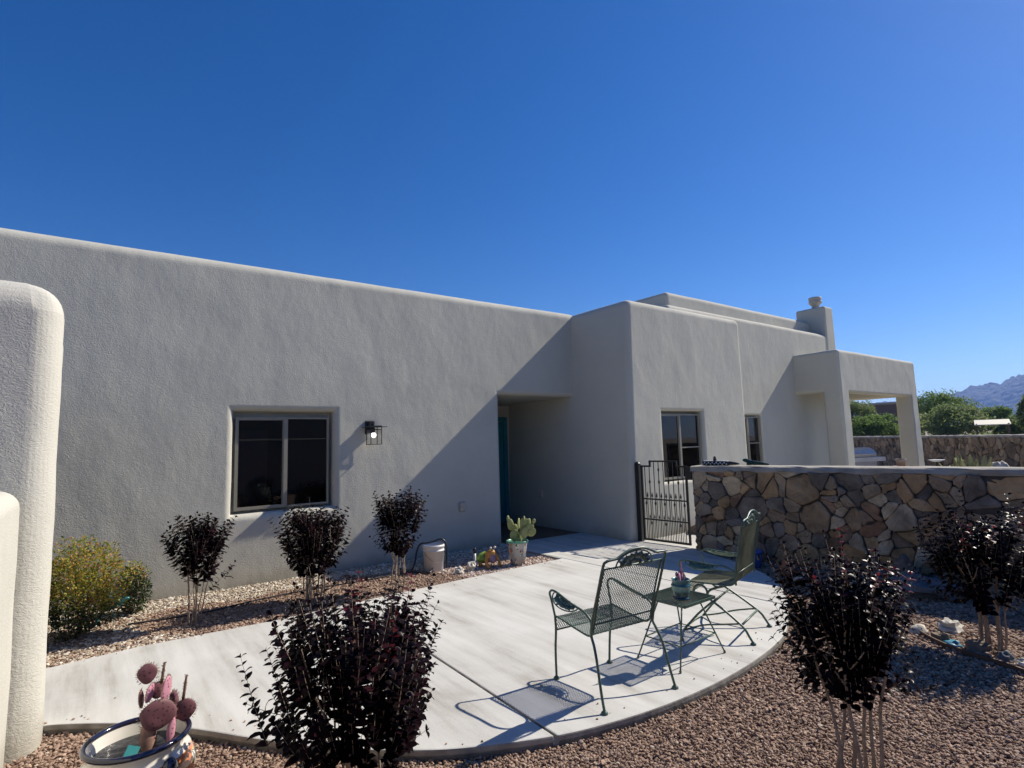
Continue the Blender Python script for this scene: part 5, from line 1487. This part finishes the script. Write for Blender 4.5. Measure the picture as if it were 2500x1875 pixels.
# ------------------------------------------------------------------ COURTYARD THINGS BEYOND THE STONE WALL
gr = thing('grill', 'stainless grill under the porch, just right of the left post', 'grill', (16.75, 6.72, 0), R(-25))
SS = simple('stainless', (0.50, 0.50, 0.50), 0.45, 0.5, var=0.1)
m = MB(); m.box(-0.35, 0.35, -0.25, 0.25, 0.12, 0.82); m.build('cabinet', simple('grill_grey', (0.30, 0.30, 0.31), 0.5), gr)
m = MB(); m.box(-0.62, 0.62, -0.28, 0.28, 0.821, 0.93); m.build('shelf', simple('shelf_grey', (0.50, 0.50, 0.50), 0.5), gr)
m = MB()
arc = [(-0.25, 0.935), (-0.26, 1.03), (-0.18, 1.13), (-0.04, 1.19), (0.12, 1.19), (0.24, 1.10), (0.25, 0.935)]
m.add([(-0.36, y, z) for y, z in arc] + [(0.36, y, z) for y, z in arc], [tuple(range(6, -1, -1)), tuple(range(7, 14))] + [(k, k + 1, k + 8, k + 7) for k in range(6)] + [(6, 0, 7, 13)])
m.build('lid', SS, gr)
m = MB(); m.tube([(-0.3, -0.30, 1.02), (0.3, -0.30, 1.02)], 0.014, 8); m.build('handle', SS, gr, True)
for sx in (-0.28, 0.28):
    m = MB(); m.tube([(sx - 0.03, 0, 0.06), (sx + 0.03, 0, 0.06)], 0.06, 14); m.build('wheel', M['black_iron'], gr, True)

ag = thing('agave', 'yellow-green agave growing before the far stone wall', 'plant', (15.55, 4.00, -0.06))
rr = random.Random(4)
m = MB()
for k in range(34):
    a = k * 2.4; tl_ = 0.92 + 0.55 * (k / 34); L_ = rr.uniform(0.80, 1.08)
    d = Vector((math.cos(a) * math.cos(tl_), math.sin(a) * math.cos(tl_), math.sin(tl_))); s = Vector((-math.sin(a), math.cos(a), 0)); u = d.cross(s)
    V = []
    for t, w in ((0, 0.07), (0.35, 0.14), (0.7, 0.11), (1, 0.004)):
        c = d * L_ * t + Vector((0, 0, 0.08 + 0.0 * t))
        V += [c - s * w + u * -0.02, c + u * 0.012, c + s * w + u * -0.02, c + u * -0.02]
    F = []
    for i in range(3):
        for q in range(4): F.append((i * 4 + q, (i + 1) * 4 + q, (i + 1) * 4 + (q + 1) % 4, i * 4 + (q + 1) % 4))
    m.add(V, F)
m.build('leaves', simple('agave_leaf', (0.30, 0.30, 0.14), 0.55, var=0.3, scale=4), ag, True)
boulder('pale rounded boulder near the far wall at the right edge', (15.7, 3.52, 0.36), (0.13, 0.19, 0.46), M['rock'], 62, 0.3)
tpz = thing('clay_pot', 'stacked terracotta pot beyond the porch beside the right post', 'flower pot', (16.6, 5.66, -0.06))
m = MB(); m.lathe([(0.12, 0), (0.15, 0.70), (0.17, 0.71), (0.17, 0.78), (0.15, 0.78), (0.14, 0.6), (0, 0.6)], 24); m.build('body', simple('red_clay', (0.34, 0.13, 0.08), 0.8), tpz, True)
m = MB(); m.lathe([(0.09, 0.781), (0.11, 0.91), (0.125, 0.915), (0.125, 0.96), (0.11, 0.96), (0.10, 0.88), (0, 0.88)], 24); m.build('upper_pot', simple('grey_clay', (0.30, 0.25, 0.22), 0.8), tpz, True)
bb = thing('bird_bath', 'small white dish on a thin stand beyond the right porch post', 'bird bath', (15.35, 4.52, -0.06))
m = MB(); m.tube([(0, 0, 0), (0, 0, 0.95)], 0.02, 8); m.build('stand', M['black_iron'], bb); m = MB(); m.lathe([(0.02, 0.95), (0.10, 0.965), (0.16, 0.995), (0.15, 0.997), (0.0, 0.975)], 24); m.build('dish', M['plastic_white'], bb, True)
# rocks seen low through the gate
for k, (x, y, s, lb) in enumerate(((8.25, 5.86, 0.13, 'dark rock edging seen through the gate, left of the row'), (8.55, 5.70, 0.10, 'dark rock seen through the gate, middle of the row'), (8.9, 5.55, 0.14, 'large dark rock seen through the gate, right of the row'), (9.4, 5.52, 0.12, 'dark rock under the entry block window behind the gate'))):
    boulder(lb, (x, y, s * 0.35), (s * 1.5, s, s * 0.7), M['brownrock'], 71 + k, k * 0.7)

# ------------------------------------------------------------------ DESERT BEYOND: TREES, SHED, HOUSE, HILLS
def crown_mesh(name, rx, ry, rz, nclump, per, leaf, mat, seed, parent):
    rng = np.random.default_rng(seed)
    cen = rng.normal(0, 1, (nclump, 3)); cen /= np.linalg.norm(cen, axis=1, keepdims=True)
    cen *= rng.uniform(0.45, 0.92, (nclump, 1)); cen[:, 2] = np.where(cen[:, 2] < -0.45, cen[:, 2] * 0.6, cen[:, 2])
    P = []; 
    for c in cen:
        q = rng.normal(0, 1, (per, 3)); q /= np.linalg.norm(q, axis=1, keepdims=True); q *= rng.uniform(0.2, 1, (per, 1)) ** 0.5 * rng.uniform(0.16, 0.34)
        P.append(c + q)
    P = np.concatenate(P) * np.array([rx, ry, rz])
    n = len(P)
    D = rng.normal(0, 1, (n, 3)); U = rng.normal(0, 0.7, (n, 3)) + np.array([0, 0, 0.8])
    V = np.array([(0, -0.16, 0), (0.5, -0.22, 0.05), (1, 0, -0.1), (0.5, 0.22, 0.05)]); F = np.array([[0, 1, 2, 3]])
    return leaves_mesh(name, P, D, U, leaf * rng.uniform(0.6, 1.4, n), mat, parent, (V, F))
def tree(label, x, y, rx, rz, zc, mat, seed, group='mesquite trees beyond the far wall'):
    t = thing('mesquite_tree', label, 'tree', (x, y, -0.2), seed * 1.3, group)
    m = MB()
    rr = random.Random(seed)
    for k in range(3):
        a = k * 2.1 + rr.uniform(0, 1)
        m.tube(smooth_path([(0.1 * math.cos(a), 0.1 * math.sin(a), 0), (rx * 0.12 * math.cos(a), rx * 0.12 * math.sin(a), zc * 0.4), (rx * 0.4 * math.cos(a), rx * 0.4 * math.sin(a), zc)], 4), [0.20, 0.19, 0.18, 0.16, 0.14, 0.12, 0.10, 0.08, 0.05], 7)
    m.build('trunk', M['trunk'], t, True)
    c = crown_mesh('crown', rx, rx, rz, 80, 120, 0.36, M[mat], seed, t)
    c.location = (0, 0, zc)
    return t
tree('round bright green mesquite seen through the porch opening', 93.5, 35.2, 3.9, 2.05, 2.55, 'tree_leaf', 1)
tree('taller yellow-green mesquite behind the porch, left of the round one', 101.5, 41.0, 3.4, 3.0, 4.6, 'tree_leaf_olive', 2)
tree('dark tall mesquite rising highest, just right of the porch', 106.0, 29.9, 4.6, 3.3, 4.6, 'tree_leaf', 3)
tree('wide grey-green mesquite in front of the tallest tree', 91.8, 24.9, 4.2, 2.5, 2.7, 'tree_leaf_olive', 4)
tree('dark round mesquite behind the white-roofed shelter', 117.0, 26.0, 3.0, 2.5, 3.2, 'tree_leaf', 5)
tree('olive mesquite cut by the right frame edge', 79.0, 14.0, 1.7, 2.5, 2.8, 'tree_leaf_olive', 6)
tree('low olive mesquite between the shelter and the right edge', 98.0, 19.6, 2.4, 1.6, 1.7, 'tree_leaf_olive', 7)
tree('low dark mesquite left under the porch, farther back', 112.0, 40.5, 3.2, 1.7, 1.9, 'tree_leaf', 8)
tree('small dark mesquite peeking between the porch posts, right of the round one', 120.0, 39.0, 2.2, 1.5, 1.6, 'tree_leaf', 9)
rng_ = np.random.default_rng(5)
sc_ = MB()
BV = []; 
P = []
for k in range(420):
    d_ = rng_.uniform(60, 320); az_ = R(rng_.uniform(62, 86))
    c = np.array([math.sin(az_) * d_, math.cos(az_) * d_, 0.1])
    q = rng_.normal(0, 1, (46, 3)) * np.array([0.55, 0.55, 0.32]) * rng_.uniform(0.6, 1.6) + c
    P.append(q)
P = np.concatenate(P)
n = len(P)
ob = leaves_mesh('desert_scrub', P, rng_.normal(0, 1, (n, 3)), rng_.normal(0, 0.7, (n, 3)) + np.array([0, 0, 0.8]), 0.4 * rng_.uniform(0.6, 1.4, n), M['tree_leaf_olive'], None, (np.array([(0, -0.16, 0), (0.5, -0.22, 0.05), (1, 0, -0.1), (0.5, 0.22, 0.05)]), np.array([[0, 1, 2, 3]])))
ob['kind'] = 'stuff'

sd = thing('shelter', 'open shelter with a pale sloped roof among the trees', 'shelter', (68.3, 15.4, -0.2), R(-76))
m = MB(); m.add([(-1.3, -1.2, 2.15), (1.3, -1.2, 2.15), (1.3, 1.2, 2.62), (-1.3, 1.2, 2.62), (-1.3, -1.2, 2.22), (1.3, -1.2, 2.22), (1.3, 1.2, 2.69), (-1.3, 1.2, 2.69)], [(0, 3, 2, 1), (4, 5, 6, 7), (0, 1, 5, 4), (1, 2, 6, 5), (2, 3, 7, 6), (3, 0, 4, 7)]); m.build('roof', simple('pale_roof', (0.62, 0.58, 0.46), 0.6), sd)
for sx in (-1.15, 1.15):
    for sy in (-1.05, 1.05):
        m = MB(); m.box(sx - 0.06, sx + 0.06, sy - 0.06, sy + 0.06, 0, 2.3); m.build('post', M['trunk'], sd)
hs2 = thing('neighbour_house', 'low brown flat-roofed house seen through the porch opening', 'house', (128.0, 44.3, -0.2), R(-70))
BR = simple('brown_stucco', (0.17, 0.12, 0.10), 0.9)
m = MB(); m.box(-5.0, 5.0, 0, 7, 0, 7.3); m.build('wall', BR, hs2); m = MB(); m.box(-5.1, 5.1, -0.1, 7.1, 7.301, 7.7); m.build('parapet', simple('tan_trim', (0.40, 0.34, 0.27), 0.9), hs2)
m = MB(); m.box(1.6, 3.2, -0.02, 0.05, 3.2, 4.6); m.build('window', M['dark'], hs2)

# mountain range, real relief far off
def hills():
    prof = [(1755, 245), (1605, 246), (1472, 257), (1380, 262), (1296, 269), (1250, 292), (1203, 314), (1150, 318), (1087, 323), (1040, 316), (1005, 345), (975, 362), (960, 350), (945, 372), (930, 366), (912, 372), (860, 400), (780, 430), (650, 400), (450, 460), (200, 420), (-300, 480), (-900, 430)]
    prof = [(2600, 150), (2200, 200), (1950, 225)] + prof
    ys_ = np.array([p[0] for p in prof][::-1], float); hs_ = np.array([p[1] for p in prof][::-1], float)
    Yg = np.linspace(-900, 2600, 620); nX = 40
    V = []; F = []
    for j, y in enumerate(Yg):
        h = np.interp(y, ys_, hs_)
        for i in range(nX):
            t = i / (nX - 1)
            rise = (1 - abs(2 * t - 1) ** 1.1)
            nz = noise.fractal(Vector((t * 3.2, y / 260.0, 0.3)), 0.8, 2.0, 5)
            z = h * rise ** 0.9 * (1 + 0.22 * nz * (1 - rise) * 2.0) + (15 * noise.noise(Vector((y / 34.0, t * 9, 0))) + 9 * noise.noise(Vector((y / 13.0, t * 14, 3)))) * max(0, rise - 0.45) * 1.8
            V.append((4100 + 1700 * t, y, max(z, 0) - 6))
    for j in range(len(Yg) - 1):
        for i in range(nX - 1): F.append((j * nX + i, j * nX + i + 1, (j + 1) * nX + i + 1, (j + 1) * nX + i))
    me = bpy.data.meshes.new('hills'); me.from_pydata(V, [], F)
    mt = ground_mat('hill_rock', [(0.025, 0.023, 0.02), (0.04, 0.036, 0.03), (0.06, 0.052, 0.044)], 0.02)
    me.materials.append(mt)
    o = bpy.data.objects.new('hills', me); C.objects.link(o); o['kind'] = 'structure'
hills()

# ------------------------------------------------------------------ AIR: an even haze that turns the far hills blue
hb_ = MB(); hb_.box(-9200, 9200, -9200, 9200, -1.3, 540)
hm_, hnt, hbsdf, hln = mat_new('haze')
hnt.nodes.remove(hbsdf)
pv = N(hnt, 'ShaderNodeVolumePrincipled')
pv.inputs['Color'].default_value = (0.26, 0.46, 1.0, 1)
pv.inputs['Density'].default_value = 0.00011
pv.inputs['Anisotropy'].default_value = 0.3
hln.new(pv.outputs[0], hnt.nodes['Material Output'].inputs['Volume'])
ho = hb_.build('haze', hm_)
ho['kind'] = 'stuff'
